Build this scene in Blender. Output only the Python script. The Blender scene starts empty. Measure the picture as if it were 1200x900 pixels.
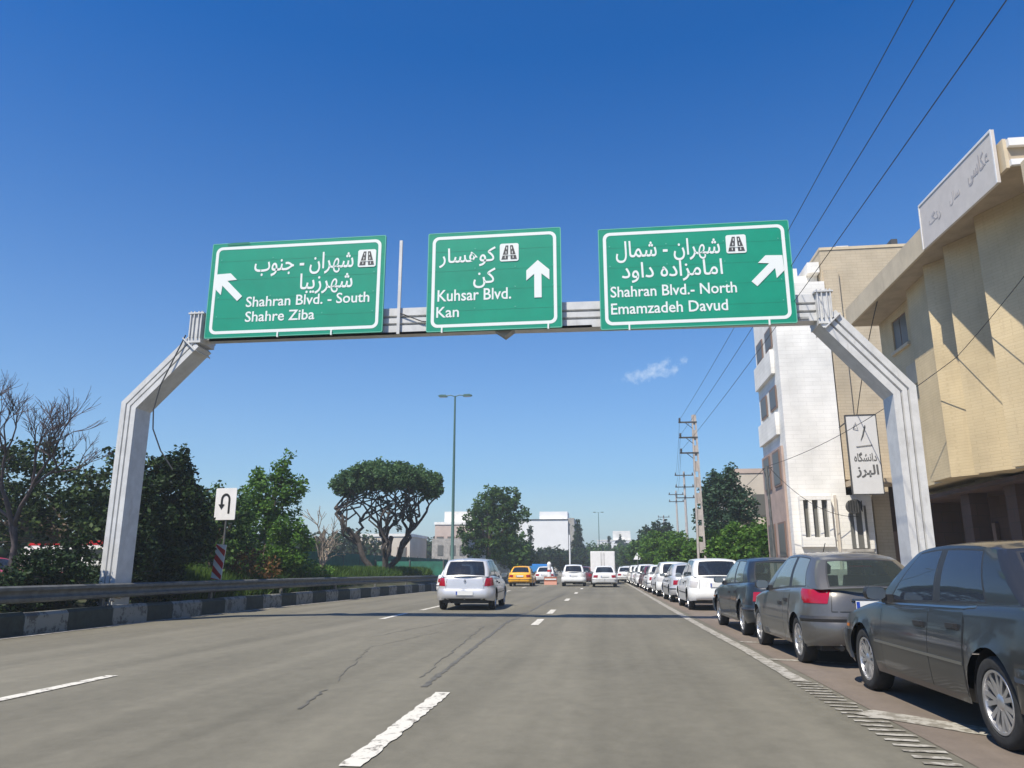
import bpy, math, random
import numpy as np
from mathutils import Vector, Matrix
R = math.radians
random.seed(7); rng = np.random.default_rng(7)
S = bpy.context.scene
COL = S.collection

# ------------------------------------------------------------------ camera
cam = bpy.data.cameras.new('camera'); camo = bpy.data.objects.new('camera', cam); COL.objects.link(camo)
cam.sensor_fit = 'HORIZONTAL'; cam.sensor_width = 36.0; cam.lens = 36.0 * 890.0 / 1200.0
cam.clip_start = 0.05; cam.clip_end = 6000
camo.location = (0, 0, 1.2); camo.rotation_euler = (R(90) + math.atan(217 / 890.0), 0, math.atan(112 / 916.0))
S.camera = camo
# ------------------------------------------------------------------ light
CLOUD_AZ, CLOUD_EL = 3.74, 14.36
SUN_EL, SUN_AZ = R(57), R(210)          # azimuth clockwise from +Y: the sun stands behind the camera, to its left
w = bpy.data.worlds.new('World'); S.world = w; w.use_nodes = True
nt = w.node_tree; bg = nt.nodes['Background']
sky = nt.nodes.new('ShaderNodeTexSky'); sky.sky_type = 'NISHITA'; sky.sun_disc = False
sky.sun_elevation = SUN_EL; sky.sun_rotation = SUN_AZ
sky.air_density = 1.0; sky.dust_density = 1.5; sky.ozone_density = 3.0; sky.altitude = 1400
hs = nt.nodes.new('ShaderNodeHueSaturation'); hs.inputs['Saturation'].default_value = 1.9; hs.inputs['Hue'].default_value = 0.508; hs.inputs['Value'].default_value = 1.0
nt.links.new(sky.outputs[0], hs.inputs['Color']); nt.links.new(hs.outputs[0], bg.inputs['Color'])
bg.inputs['Strength'].default_value = 0.13
# one small wisp of cloud low over the road ahead: a noise-edged ellipse in direction space
def wn(tp, op=None, *ins):
    q = nt.nodes.new(tp)
    if op: q.operation = op
    for k, v in enumerate(ins):
        if isinstance(v, (int, float, tuple)): q.inputs[k].default_value = v
        elif v is not None: nt.links.new(v, q.inputs[k])
    return q
_tc = wn('ShaderNodeTexCoord').outputs['Generated']
CA, CE = R(CLOUD_AZ), R(CLOUD_EL); f_ = (math.sin(CA) * math.cos(CE), math.cos(CA) * math.cos(CE), math.sin(CE)); r_ = (math.cos(CA), -math.sin(CA), 0.0)
u_ = (-math.sin(CA) * math.sin(CE), -math.cos(CA) * math.sin(CE), math.cos(CE))
du = wn('ShaderNodeVectorMath', 'DOT_PRODUCT', _tc, r_).outputs['Value']; dv = wn('ShaderNodeVectorMath', 'DOT_PRODUCT', _tc, u_).outputs['Value']
dv2 = wn('ShaderNodeMath', 'SUBTRACT', dv, wn('ShaderNodeMath', 'MULTIPLY', du, 0.22).outputs[0]).outputs[0]
eu = wn('ShaderNodeMath', 'POWER', wn('ShaderNodeMath', 'ABSOLUTE', wn('ShaderNodeMath', 'DIVIDE', du, 0.050).outputs[0]).outputs[0], 2.0).outputs[0]
ev = wn('ShaderNodeMath', 'POWER', wn('ShaderNodeMath', 'ABSOLUTE', wn('ShaderNodeMath', 'DIVIDE', dv2, 0.012).outputs[0]).outputs[0], 2.0).outputs[0]
ee = wn('ShaderNodeMath', 'ADD', eu, ev).outputs[0]
wz = wn('ShaderNodeTexNoise'); nt.links.new(_tc, wz.inputs['Vector']); wz.inputs['Scale'].default_value = 80; wz.inputs['Detail'].default_value = 6; wz.inputs['Roughness'].default_value = .65
g_ = wn('ShaderNodeMath', 'ADD', ee, wn('ShaderNodeMath', 'MULTIPLY', wz.outputs[0], 4.6).outputs[0]).outputs[0]
mk_ = wn('ShaderNodeMapRange'); nt.links.new(g_, mk_.inputs[0]); mk_.inputs[1].default_value = 3.1; mk_.inputs[2].default_value = 1.5; mk_.inputs[3].default_value = 0; mk_.inputs[4].default_value = .5
fr_ = wn('ShaderNodeVectorMath', 'DOT_PRODUCT', _tc, f_).outputs['Value']; fm_ = wn('ShaderNodeMath', 'GREATER_THAN', fr_, .9).outputs[0]
mm_ = wn('ShaderNodeMath', 'MULTIPLY', mk_.outputs[0], fm_).outputs[0]
# pale dust haze low in the sky, the same all round the horizon
sz_ = wn('ShaderNodeSeparateXYZ'); nt.links.new(_tc, sz_.inputs[0])
hz_ = wn('ShaderNodeMath', 'MULTIPLY', wn('ShaderNodeMath', 'MAXIMUM', wn('ShaderNodeMath', 'SUBTRACT', wn('ShaderNodeMath', 'EXPONENT', wn('ShaderNodeMath', 'MULTIPLY', wn('ShaderNodeMath', 'MAXIMUM', sz_.outputs[2], 0.0).outputs[0], -4.4).outputs[0]).outputs[0], 0.07).outputs[0], 0.0).outputs[0], 1.04).outputs[0]
hx_ = nt.nodes.new('ShaderNodeMix'); hx_.data_type = 'RGBA'; nt.links.new(hz_, hx_.inputs[0]); nt.links.new(hs.outputs[0], hx_.inputs[6]); hx_.inputs[7].default_value = (3.3, 4.1, 4.15, 1)
cx_ = nt.nodes.new('ShaderNodeMix'); cx_.data_type = 'RGBA'; nt.links.new(mm_, cx_.inputs[0]); nt.links.new(hx_.outputs[2], cx_.inputs[6]); cx_.inputs[7].default_value = (5.2, 5.8, 6.4, 1)
nt.links.new(cx_.outputs[2], bg.inputs['Color'])
sl = bpy.data.lights.new('sun', 'SUN'); sl.energy = 5.0; sl.angle = R(0.53); sl.color = (1.0, 0.93, 0.80)
so = bpy.data.objects.new('sun', sl); COL.objects.link(so)
so.rotation_euler = (R(90) - SUN_EL, 0, R(180) - SUN_AZ)
S.view_settings.view_transform = 'Standard'; S.view_settings.look = 'None'
S.view_settings.exposure = 0.43; S.view_settings.gamma = 1.0
S.cycles.max_bounces = 6; S.cycles.transparent_max_bounces = 12

# ------------------------------------------------------------------ materials
def mat(name, col, rough=0.6, metal=0.0, var=0.0, scale=4.0, coat=0.0, bump=0.0, bscale=40.0, spec=0.5, col2=None, trans=0.0, detail=5.0):
    m = bpy.data.materials.new(name); m.use_nodes = True; n = m.node_tree
    b = n.nodes['Principled BSDF']; c = (*col, 1)
    b.inputs['Base Color'].default_value = c; b.inputs['Roughness'].default_value = rough
    b.inputs['Metallic'].default_value = metal; b.inputs['Coat Weight'].default_value = coat
    b.inputs['Coat Roughness'].default_value = 0.06; b.inputs['Specular IOR Level'].default_value = spec
    if var or col2:
        tc = n.nodes.new('ShaderNodeTexCoord'); nz = n.nodes.new('ShaderNodeTexNoise')
        nz.inputs['Scale'].default_value = scale; nz.inputs['Detail'].default_value = detail; nz.inputs['Roughness'].default_value = 0.65
        n.links.new(tc.outputs['Object'], nz.inputs['Vector'])
        rp = n.nodes.new('ShaderNodeValToRGB')
        c2 = col2 if col2 else tuple(min(1, x * (1 + var)) for x in col); c1 = col if col2 else tuple(x * (1 - var) for x in col)
        rp.color_ramp.elements[0].position = 0.35; rp.color_ramp.elements[1].position = 0.65
        rp.color_ramp.elements[0].color = (*c1, 1); rp.color_ramp.elements[1].color = (*c2, 1)
        n.links.new(nz.outputs[0], rp.inputs[0]); n.links.new(rp.outputs[0], b.inputs['Base Color'])
    if bump:
        tc = n.nodes.new('ShaderNodeTexCoord'); nb = n.nodes.new('ShaderNodeTexNoise'); nb.inputs['Scale'].default_value = bscale; nb.inputs['Detail'].default_value = 6
        bp = n.nodes.new('ShaderNodeBump'); bp.inputs['Strength'].default_value = bump; bp.inputs['Distance'].default_value = 0.02
        n.links.new(tc.outputs['Object'], nb.inputs['Vector']); n.links.new(nb.outputs[0], bp.inputs['Height']); n.links.new(bp.outputs[0], b.inputs['Normal'])
    return m

def leaf_mat(name, c1, c2, c3, tr=0.35):
    m = bpy.data.materials.new(name); m.use_nodes = True; n = m.node_tree; b = n.nodes['Principled BSDF']; out = n.nodes['Material Output']
    g = n.nodes.new('ShaderNodeNewGeometry'); rp = n.nodes.new('ShaderNodeValToRGB')
    rp.color_ramp.elements[0].color = (*c1, 1); rp.color_ramp.elements[1].color = (*c3, 1)
    e = rp.color_ramp.elements.new(0.5); e.color = (*c2, 1)
    n.links.new(g.outputs['Random Per Island'], rp.inputs[0]); n.links.new(rp.outputs[0], b.inputs['Base Color'])
    b.inputs['Roughness'].default_value = 0.6; b.inputs['Specular IOR Level'].default_value = 0.18
    t = n.nodes.new('ShaderNodeBsdfTranslucent'); n.links.new(rp.outputs[0], t.inputs[0])
    mx = n.nodes.new('ShaderNodeMixShader'); mx.inputs[0].default_value = tr
    n.links.new(b.outputs[0], mx.inputs[1]); n.links.new(t.outputs[0], mx.inputs[2]); n.links.new(mx.outputs[0], out.inputs[0])
    return m

def glass_mat(name, tint, op=0.5):
    m = bpy.data.materials.new(name); m.use_nodes = True; n = m.node_tree; out = n.nodes['Material Output']
    b = n.nodes['Principled BSDF']; b.inputs['Base Color'].default_value = (*[x * 0.25 for x in tint], 1); b.inputs['Roughness'].default_value = 0.03; b.inputs['Specular IOR Level'].default_value = 0.6
    t = n.nodes.new('ShaderNodeBsdfTransparent'); t.inputs[0].default_value = (*tint, 1)
    lw = n.nodes.new('ShaderNodeLayerWeight'); lw.inputs[0].default_value = 0.25
    mp = n.nodes.new('ShaderNodeMapRange'); mp.inputs[1].default_value = 0.0; mp.inputs[2].default_value = 1.0; mp.inputs[3].default_value = op; mp.inputs[4].default_value = 1.0
    n.links.new(lw.outputs['Fresnel'], mp.inputs[0])
    mx = n.nodes.new('ShaderNodeMixShader'); n.links.new(mp.outputs[0], mx.inputs[0])
    n.links.new(t.outputs[0], mx.inputs[1]); n.links.new(b.outputs[0], mx.inputs[2]); n.links.new(mx.outputs[0], out.inputs[0])
    return m

def asphalt_mat(name, ca, cb, tint=None):
    m = bpy.data.materials.new(name); m.use_nodes = True; n = m.node_tree; b = n.nodes['Principled BSDF']; L = n.links.new
    b.inputs['Roughness'].default_value = 0.8; b.inputs['Specular IOR Level'].default_value = 0.35
    tc = n.nodes.new('ShaderNodeTexCoord')
    def noise(scale, sx=1, sy=1, det=5, rgh=0.6):
        mp = n.nodes.new('ShaderNodeMapping'); mp.inputs['Scale'].default_value = (sx, sy, 1); L(tc.outputs['Object'], mp.inputs[0])
        z = n.nodes.new('ShaderNodeTexNoise'); z.inputs['Scale'].default_value = scale; z.inputs['Detail'].default_value = det; z.inputs['Roughness'].default_value = rgh
        L(mp.outputs[0], z.inputs['Vector']); return z.outputs[0]
    streak = noise(1.0, 1.1, 0.03, 3); blotch = noise(0.35, 1, 0.6, 6, 0.7); fine = noise(28, 1, 1, 8, 0.95); mid = noise(6, 1, 0.7, 4, 0.7)
    def math2(op, a, bb):
        z = n.nodes.new('ShaderNodeMath'); z.operation = op
        for i, v in enumerate((a, bb)):
            if isinstance(v, (int, float)): z.inputs[i].default_value = v
            else: L(v, z.inputs[i])
        return z.outputs[0]
    s = math2('ADD', math2('MULTIPLY', streak, 0.34), math2('MULTIPLY', blotch, 0.26))
    s = math2('ADD', s, math2('MULTIPLY', fine, 0.22)); s = math2('ADD', s, math2('MULTIPLY', mid, 0.18))
    rp = n.nodes.new('ShaderNodeValToRGB'); rp.color_ramp.elements[0].position = 0.36; rp.color_ramp.elements[1].position = 0.66
    rp.color_ramp.elements[0].color = (*ca, 1); rp.color_ramp.elements[1].color = (*cb, 1); L(s, rp.inputs[0])
    L(rp.outputs[0], b.inputs['Base Color'])
    bp = n.nodes.new('ShaderNodeBump'); bp.inputs['Strength'].default_value = 0.5; bp.inputs['Distance'].default_value = 0.008; L(fine, bp.inputs['Height']); L(bp.outputs[0], b.inputs['Normal'])
    return m

def worn_paint(name, col, base, thr=0.42, scale=9):
    m = bpy.data.materials.new(name); m.use_nodes = True; n = m.node_tree; b = n.nodes['Principled BSDF']; L = n.links.new
    tc = n.nodes.new('ShaderNodeTexCoord'); z = n.nodes.new('ShaderNodeTexNoise'); z.inputs['Scale'].default_value = scale; z.inputs['Detail'].default_value = 8; z.inputs['Roughness'].default_value = 0.75
    L(tc.outputs['Object'], z.inputs['Vector']); rp = n.nodes.new('ShaderNodeValToRGB')
    rp.color_ramp.elements[0].position = thr - 0.03; rp.color_ramp.elements[1].position = thr + 0.03
    rp.color_ramp.elements[0].color = (*base, 1); rp.color_ramp.elements[1].color = (*col, 1); L(z.outputs[0], rp.inputs[0]); L(rp.outputs[0], b.inputs['Base Color']); b.inputs['Roughness'].default_value = 0.7
    return m

def brick_mat(name, c1, c2, mortar, bw=0.3, bh=0.08, msize=0.006, bump=0.3, axes='YZ'):
    m = bpy.data.materials.new(name); m.use_nodes = True; n = m.node_tree; b = n.nodes['Principled BSDF']; L = n.links.new
    b.inputs['Roughness'].default_value = 0.85
    tc = n.nodes.new('ShaderNodeTexCoord'); sp = n.nodes.new('ShaderNodeSeparateXYZ'); cb = n.nodes.new('ShaderNodeCombineXYZ'); L(tc.outputs['Object'], sp.inputs[0])
    ad = n.nodes.new('ShaderNodeMath'); ad.operation = 'ADD'; L(sp.outputs[0], ad.inputs[0]); L(sp.outputs[1], ad.inputs[1])
    L(ad.outputs[0], cb.inputs[0]); L(sp.outputs[2], cb.inputs[1])
    br = n.nodes.new('ShaderNodeTexBrick'); L(cb.outputs[0], br.inputs['Vector']); br.inputs['Scale'].default_value = 1
    br.inputs['Color1'].default_value = (*c1, 1); br.inputs['Color2'].default_value = (*c2, 1); br.inputs['Mortar'].default_value = (*mortar, 1)
    br.inputs['Brick Width'].default_value = bw; br.inputs['Row Height'].default_value = bh; br.inputs['Mortar Size'].default_value = msize
    nz = n.nodes.new('ShaderNodeTexNoise'); nz.inputs['Scale'].default_value = 0.8; nz.inputs['Detail'].default_value = 6; L(tc.outputs['Object'], nz.inputs['Vector'])
    mr = n.nodes.new('ShaderNodeMapRange'); mr.inputs[1].default_value = 0.3; mr.inputs[2].default_value = 0.7; mr.inputs[3].default_value = 0.8; mr.inputs[4].default_value = 1.1; L(nz.outputs[0], mr.inputs[0])
    mu = n.nodes.new('ShaderNodeVectorMath'); mu.operation = 'SCALE'; L(br.outputs[0], mu.inputs[0]); L(mr.outputs[0], mu.inputs['Scale'])
    L(mu.outputs[0], b.inputs['Base Color'])
    bp = n.nodes.new('ShaderNodeBump'); bp.inputs['Strength'].default_value = bump; bp.inputs['Distance'].default_value = 0.01; bp.invert = True; L(br.outputs['Fac'], bp.inputs['Height']); L(bp.outputs[0], b.inputs['Normal'])
    return m

M = {}
M['ground'] = mat('ground', (0.10, 0.085, 0.06), 0.95, var=0.35, scale=0.8)
M['soil_grass'] = mat('soil_grass', (0.03, 0.045, 0.012), 0.95, scale=2.5, col2=(0.06, 0.05, 0.03))
M['asphalt'] = asphalt_mat('asphalt', (0.088, 0.081, 0.059), (0.218, 0.200, 0.150))
M['park'] = asphalt_mat('parking_asphalt', (0.11, 0.088, 0.068), (0.24, 0.195, 0.155))
M['tar'] = mat('tar', (0.105, 0.098, 0.078), 0.7, var=0.3, scale=6)
M['line'] = worn_paint('line_paint', (0.60, 0.57, 0.49), (0.20, 0.18, 0.145), 0.44, 9)
M['line_thin'] = worn_paint('thin_line_paint', (0.38, 0.355, 0.30), (0.20, 0.18, 0.14), 0.50, 7)
M['concrete'] = mat('concrete', (0.33, 0.31, 0.28), 0.9, var=0.25, scale=3, bump=0.3)
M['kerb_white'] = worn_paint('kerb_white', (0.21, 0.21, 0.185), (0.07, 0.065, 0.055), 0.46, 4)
M['kerb_dark'] = mat('kerb_dark', (0.02, 0.028, 0.022), 0.8, var=0.4, scale=6)
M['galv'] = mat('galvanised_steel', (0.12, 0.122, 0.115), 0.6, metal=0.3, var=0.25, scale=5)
M['gantry'] = mat('gantry_paint', (0.55, 0.55, 0.54), 0.5, var=0.10, scale=3.5)
def grime(m, rust=(0.16, 0.10, 0.06), thr=.60, amt=.65):
    n = m.node_tree; b = n.nodes['Principled BSDF']; src = b.inputs['Base Color'].links[0].from_socket; tc = n.nodes.new('ShaderNodeTexCoord'); mp = n.nodes.new('ShaderNodeMapping')
    mp.inputs['Scale'].default_value = (5, 5, .8); n.links.new(tc.outputs['Object'], mp.inputs[0]); z = n.nodes.new('ShaderNodeTexNoise'); z.inputs['Scale'].default_value = 1.6; z.inputs['Detail'].default_value = 9; z.inputs['Roughness'].default_value = .75
    n.links.new(mp.outputs[0], z.inputs['Vector']); mr = n.nodes.new('ShaderNodeMapRange'); mr.inputs[1].default_value = thr - .06; mr.inputs[2].default_value = thr + .10; mr.inputs[4].default_value = amt; n.links.new(z.outputs[0], mr.inputs[0])
    mx = n.nodes.new('ShaderNodeMix'); mx.data_type = 'RGBA'; n.links.new(mr.outputs[0], mx.inputs[0]); n.links.new(src, mx.inputs[6]); mx.inputs[7].default_value = (*rust, 1); n.links.new(mx.outputs[2], b.inputs['Base Color'])
grime(M['gantry'], (.30, .26, .22), .64)
M['gantry_dk'] = mat('gantry_groove', (0.30, 0.30, 0.29), 0.6, var=0.2)
M['sign_green'] = mat('sign_green', (0.0, 0.255, 0.150), 0.42, var=0.07, scale=1.2)
M['sign_white'] = mat('sign_white', (0.72, 0.75, 0.72), 0.45)
M['sign_back'] = mat('sign_back', (0.35, 0.36, 0.36), 0.5, metal=0.4)
M['black'] = mat('black', (0.012, 0.012, 0.012), 0.5)
M['dkgrey'] = mat('dark_grey', (0.05, 0.05, 0.05), 0.6, var=0.2)
M['red'] = mat('red_paint', (0.50, 0.02, 0.025), 0.4)
M['white'] = mat('white_paint', (0.75, 0.74, 0.72), 0.5, var=0.05)
M['beige'] = brick_mat('beige_brick', (0.62, 0.50, 0.305), (0.60, 0.48, 0.29), (0.56, 0.445, 0.265), 0.22, 0.07, 0.007)
M['beige_plain'] = mat('beige_render', (0.57, 0.48, 0.34), 0.85, var=0.10, scale=1.2, bump=0.15)
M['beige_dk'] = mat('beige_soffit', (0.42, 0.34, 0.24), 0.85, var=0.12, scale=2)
M['beige_far'] = brick_mat('beige_far_wall', (0.52, 0.44, 0.315), (0.495, 0.415, 0.295), (0.44, 0.365, 0.26), 0.4, 0.12, 0.01)
M['whitewall'] = brick_mat('white_stone', (0.82, 0.80, 0.75), (0.79, 0.77, 0.715), (0.70, 0.68, 0.63), 0.6, 0.16, 0.008)
M['whiteplain'] = mat('white_render', (0.76, 0.75, 0.73), 0.8, var=0.04, scale=.5)
M['pinkstone'] = mat('pink_stone', (0.40, 0.30, 0.25), 0.8, var=0.12, scale=2)
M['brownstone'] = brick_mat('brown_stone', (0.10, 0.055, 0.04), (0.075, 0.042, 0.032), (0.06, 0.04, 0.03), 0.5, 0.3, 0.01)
M['shopglass'] = mat('shop_glass', (0.01, 0.012, 0.012), 0.05, spec=0.6)
M['winglass'] = mat('window_glass', (0.13, 0.13, 0.12), 0.4, spec=0.2)
grime(M['beige'], (.40, .30, .19), .58, .3); grime(M['beige_plain'], (.36, .28, .18), .58, .25); grime(M['beige_far'], (.38, .30, .20), .58, .3)
M['bronze'] = mat('bronze_frame', (0.20, 0.13, 0.10), 0.6)
M['cream'] = mat('cream_render', (0.55, 0.49, 0.41), 0.85, var=0.08, scale=0.6)
M['pinkbldg'] = mat('pink_render', (0.50, 0.40, 0.34), 0.85, var=0.08, scale=0.6)
M['yellow'] = mat('yellow_cladding', (0.66, 0.45, 0.10), 0.6, var=0.12, scale=1.5)
M['pole'] = mat('pole_concrete', (0.42, 0.38, 0.35), 0.85, var=0.12, scale=3)
M['wire'] = mat('wire', (0.03, 0.03, 0.035), 0.6)
M['lamp_green'] = mat('lamp_green', (0.06, 0.13, 0.11), 0.5)
M['bark'] = mat('bark', (0.10, 0.075, 0.055), 0.95, var=0.4, scale=8, bump=0.5, bscale=20)
M['bark_dark'] = mat('bark_dark', (0.055, 0.045, 0.038), 0.95, var=0.4, scale=8, bump=0.5, bscale=20)
M['bark_pale'] = mat('bark_pale', (0.26, 0.21, 0.16), 0.95, var=0.35, scale=6, bump=0.5, bscale=15)
M['twig'] = mat('twig', (0.10, 0.075, 0.075), 0.9, var=0.3)
M['leaf_dark'] = leaf_mat('leaf_dark', (0.007, 0.017, 0.006), (0.014, 0.034, 0.010), (0.034, 0.066, 0.018), 0.15)
M['leaf_mid'] = leaf_mat('leaf_mid', (0.022, 0.055, 0.014), (0.05, 0.11, 0.024), (0.11, 0.19, 0.045))
M['leaf_umbrella'] = leaf_mat('leaf_umbrella', (0.03, 0.07, 0.025), (0.07, 0.14, 0.05), (0.15, 0.25, 0.10))
M['leaf_mix'] = leaf_mat('leaf_mix', (0.010, 0.022, 0.008), (0.028, 0.055, 0.018), (0.085, 0.13, 0.035), .25)
M['leaf_bright'] = leaf_mat('leaf_bright', (0.04, 0.10, 0.015), (0.075, 0.17, 0.025), (0.14, 0.25, 0.04))
M['leaf_blue'] = leaf_mat('leaf_blue', (0.018, 0.045, 0.028), (0.035, 0.078, 0.045), (0.065, 0.12, 0.06), 0.25)
M['leaf_rust'] = leaf_mat('leaf_rust', (0.07, 0.05, 0.018), (0.14, 0.075, 0.025), (0.22, 0.11, 0.04))
M['grass'] = leaf_mat('grass', (0.035, 0.075, 0.012), (0.06, 0.12, 0.02), (0.11, 0.18, 0.035))
M['net_green'] = mat('green_net', (0.02, 0.13, 0.09), 0.7, var=0.3, scale=2)
M['tyre'] = mat('tyre', (0.018, 0.018, 0.018), 0.85, var=0.3, scale=20)
M['alloy'] = mat('alloy', (0.55, 0.55, 0.56), 0.32, metal=0.85)
M['chrome'] = mat('chrome', (0.42, 0.42, 0.41), 0.28, metal=1.0)
M['plastic'] = mat('plastic', (0.022, 0.022, 0.024), 0.5)
M['lamp_red'] = mat('lamp_red', (0.30, 0.006, 0.018), 0.12, coat=0.5)
M['lamp_clear'] = mat('lamp_clear', (0.5, 0.48, 0.47), 0.15, coat=0.5)
M['plate'] = mat('plate', (0.7, 0.7, 0.68), 0.4)
M['plate_blue'] = mat('plate_blue', (0.02, 0.06, 0.35), 0.4)
M['glass_dark'] = glass_mat('tinted_glass', (0.10, 0.13, 0.19), 0.55)
M['glass_clear'] = glass_mat('car_glass', (0.62, 0.74, 0.70), 0.12)
M['seat'] = mat('seat_fabric', (0.03, 0.03, 0.032), 0.9)
M['orange'] = mat('orange_plastic', (0.32, 0.10, 0.05), 0.5)
M['bluetarp'] = mat('blue_tarpaulin', (0.03, 0.22, 0.55), 0.6)
M['amber'] = mat('amber_lens', (0.5, 0.16, 0.03), 0.2)
def paint(name, c, metal=0.0, rough=0.35): return mat(name, c, rough, metal=metal, coat=0.6, var=0.04, scale=2)
M['p_graphite'] = paint('graphite_paint', (0.024, 0.025, 0.026), 0.25, 0.35)
M['p_grey'] = paint('grey_paint', (0.115, 0.110, 0.102), 0.4, 0.35)
M['p_navy'] = paint('slate_blue_paint', (0.020, 0.026, 0.034), 0.25, 0.35)
M['p_white'] = paint('white_car_paint', (0.72, 0.72, 0.70))
M['p_silver'] = paint('silver_paint', (0.56, 0.56, 0.57), 0.35, 0.35)
M['p_yellow'] = paint('taxi_paint', (0.85, 0.42, 0.02))
M['p_maroon'] = paint('maroon_paint', (0.10, 0.02, 0.025))
M['p_red'] = paint('red_car_paint', (0.45, 0.02, 0.03))

# ------------------------------------------------------------------ mesh helpers
class MB:
    def __init__(s): s.v = []; s.f = []; s.m = []
    def add(s, vs, fs, mi=0):
        o = len(s.v); s.v += [tuple(p) for p in vs]; s.f += [tuple(i + o for i in f) for f in fs]; s.m += [mi] * len(fs)
    def box(s, x0, x1, y0, y1, z0, z1, mi=0):
        s.add([(x0, y0, z0), (x1, y0, z0), (x1, y1, z0), (x0, y1, z0), (x0, y0, z1), (x1, y0, z1), (x1, y1, z1), (x0, y1, z1)],
              [(0, 3, 2, 1), (4, 5, 6, 7), (0, 1, 5, 4), (1, 2, 6, 5), (2, 3, 7, 6), (3, 0, 4, 7)], mi)
    def prism(s, poly, d, mi=0):            # poly: list of Vector, extruded by vector d
        n = len(poly); d = Vector(d); p = [Vector(q) for q in poly]
        s.add(p + [q + d for q in p], [tuple(range(n))[::-1], tuple(range(n, 2 * n))] + [(i, (i + 1) % n, n + (i + 1) % n, n + i) for i in range(n)], mi)
    def tube(s, pts, r, seg=8, mi=0, caps=True):
        pts = [Vector(p) for p in pts]; rs = r if isinstance(r, (list, tuple)) else [r] * len(pts); vs = []; fs = []
        up = None
        for i, p in enumerate(pts):
            d = (pts[min(i + 1, len(pts) - 1)] - pts[max(i - 1, 0)]).normalized()
            if up is None: up = Vector((0, 0, 1)) if abs(d.z) < 0.9 else Vector((1, 0, 0))
            a = d.cross(up).normalized(); b = a.cross(d).normalized(); up = b
            for k in range(seg):
                t = 2 * math.pi * k / seg; vs.append(p + (a * math.cos(t) + b * math.sin(t)) * rs[i])
        for i in range(len(pts) - 1):
            for k in range(seg):
                k2 = (k + 1) % seg; fs.append((i * seg + k, i * seg + k2, (i + 1) * seg + k2, (i + 1) * seg + k))
        if caps: fs.append(tuple(range(seg))); fs.append(tuple(range((len(pts) - 1) * seg, len(pts) * seg))[::-1])
        s.add(vs, fs, mi)
    def lathe(s, prof, seg=24, axis='X', c=(0, 0, 0), mi=0, closed=False):   # prof: (a, r) along axis
        vs = []; fs = []; n = len(prof)
        for a, r in prof:
            for k in range(seg):
                t = 2 * math.pi * k / seg
                if axis == 'X': vs.append((c[0] + a, c[1] + r * math.cos(t), c[2] + r * math.sin(t)))
                elif axis == 'Z': vs.append((c[0] + r * math.cos(t), c[1] + r * math.sin(t), c[2] + a))
                else: vs.append((c[0] + r * math.cos(t), c[1] + a, c[2] + r * math.sin(t)))
        for i in range(n - 1):
            for k in range(seg): k2 = (k + 1) % seg; fs.append((i * seg + k, i * seg + k2, (i + 1) * seg + k2, (i + 1) * seg + k))
        s.add(vs, fs, mi)
    def build(s, name, mats, parent=None, smooth=False, merge=False):
        me = bpy.data.meshes.new(name); me.from_pydata(s.v, [], s.f)
        mats = mats if isinstance(mats, (list, tuple)) else [mats]
        for m in mats: me.materials.append(M[m] if isinstance(m, str) else m)
        me.polygons.foreach_set('material_index', s.m)
        if merge:
            import bmesh
            bm = bmesh.new(); bm.from_mesh(me); bmesh.ops.remove_doubles(bm, verts=bm.verts, dist=0.0008)
            bmesh.ops.recalc_face_normals(bm, faces=bm.faces); bm.to_mesh(me); bm.free()
        if smooth:
            me.polygons.foreach_set('use_smooth', [True] * len(me.polygons)); me.set_sharp_from_angle(angle=R(smooth if smooth is not True else 38))
        me.update(); o = bpy.data.objects.new(name, me); COL.objects.link(o)
        if parent: o.parent = parent
        return o

def tag(o, label=None, cat=None, group=None, kind=None):
    if label: o['label'] = label
    if cat: o['category'] = cat
    if group: o['group'] = group
    if kind: o['kind'] = kind
    return o
def thing(name, label, cat, loc=(0, 0, 0), rz=0, group=None):
    o = bpy.data.objects.new(name, None); COL.objects.link(o); o.location = loc; o.rotation_euler = (0, 0, rz); o.empty_display_size = 0.2
    return tag(o, label, cat, group)
def dup(root, loc, rz=0, label=None, group=None):
    r = root.copy(); COL.objects.link(r); r.location = loc; r.rotation_euler = (0, 0, rz)
    if label: r['label'] = label
    if group: r['group'] = group
    for ch in list(root.children):
        c = ch.copy(); COL.objects.link(c); c.parent = r
        for g in ch.children: d = g.copy(); COL.objects.link(d); d.parent = c
    return r
def repaint(root, old, new):              # give a copy its own paint
    for o in [root] + list(root.children_recursive):
        if o.type == 'MESH' and any(m == old for m in o.data.materials):
            o.data = o.data.copy()
            for i, m in enumerate(o.data.materials):
                if m == old: o.data.materials[i] = new
def box(name, x0, x1, y0, y1, z0, z1, m, parent=None):
    b = MB(); b.box(x0, x1, y0, y1, z0, z1); return b.build(name, m, parent)

# ------------------------------------------------------------------ SETTING: ground and roads
def sheet(name, pts, z, m, kind='structure', sub=None):
    b = MB(); b.add([(x, y, z) for x, y in pts], [tuple(range(len(pts)))]); return tag(b.build(name, m), kind=kind)
sheet('ground', [(-2500, -600), (2500, -600), (2500, 4500), (-2500, 4500)], -0.03, 'ground')
def strip(name, left, right, ys, z, m):   # left(y), right(y)
    b = MB(); vs = []; fs = []
    for y in ys: vs += [(left(y), y, z), (right(y), y, z)]
    for i in range(len(ys) - 1): fs.append((2 * i, 2 * i + 1, 2 * i + 3, 2 * i + 2))
    b.add(vs, fs); return tag(b.build(name, m), kind='structure')
YS = [-20, -5, 5, 10, 15, 20, 25, 30, 40, 50, 65, 80, 110, 150, 220, 400]
def kx(y): return -10.86 + (0.0 if y < 25 else min((y - 25) * 0.045, 1.6))     # face of the left kerb wall
def rx(y): return 4.75 - 0.008 * max(y - 10, 0) * (1 if y < 120 else 110 / y)
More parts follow.
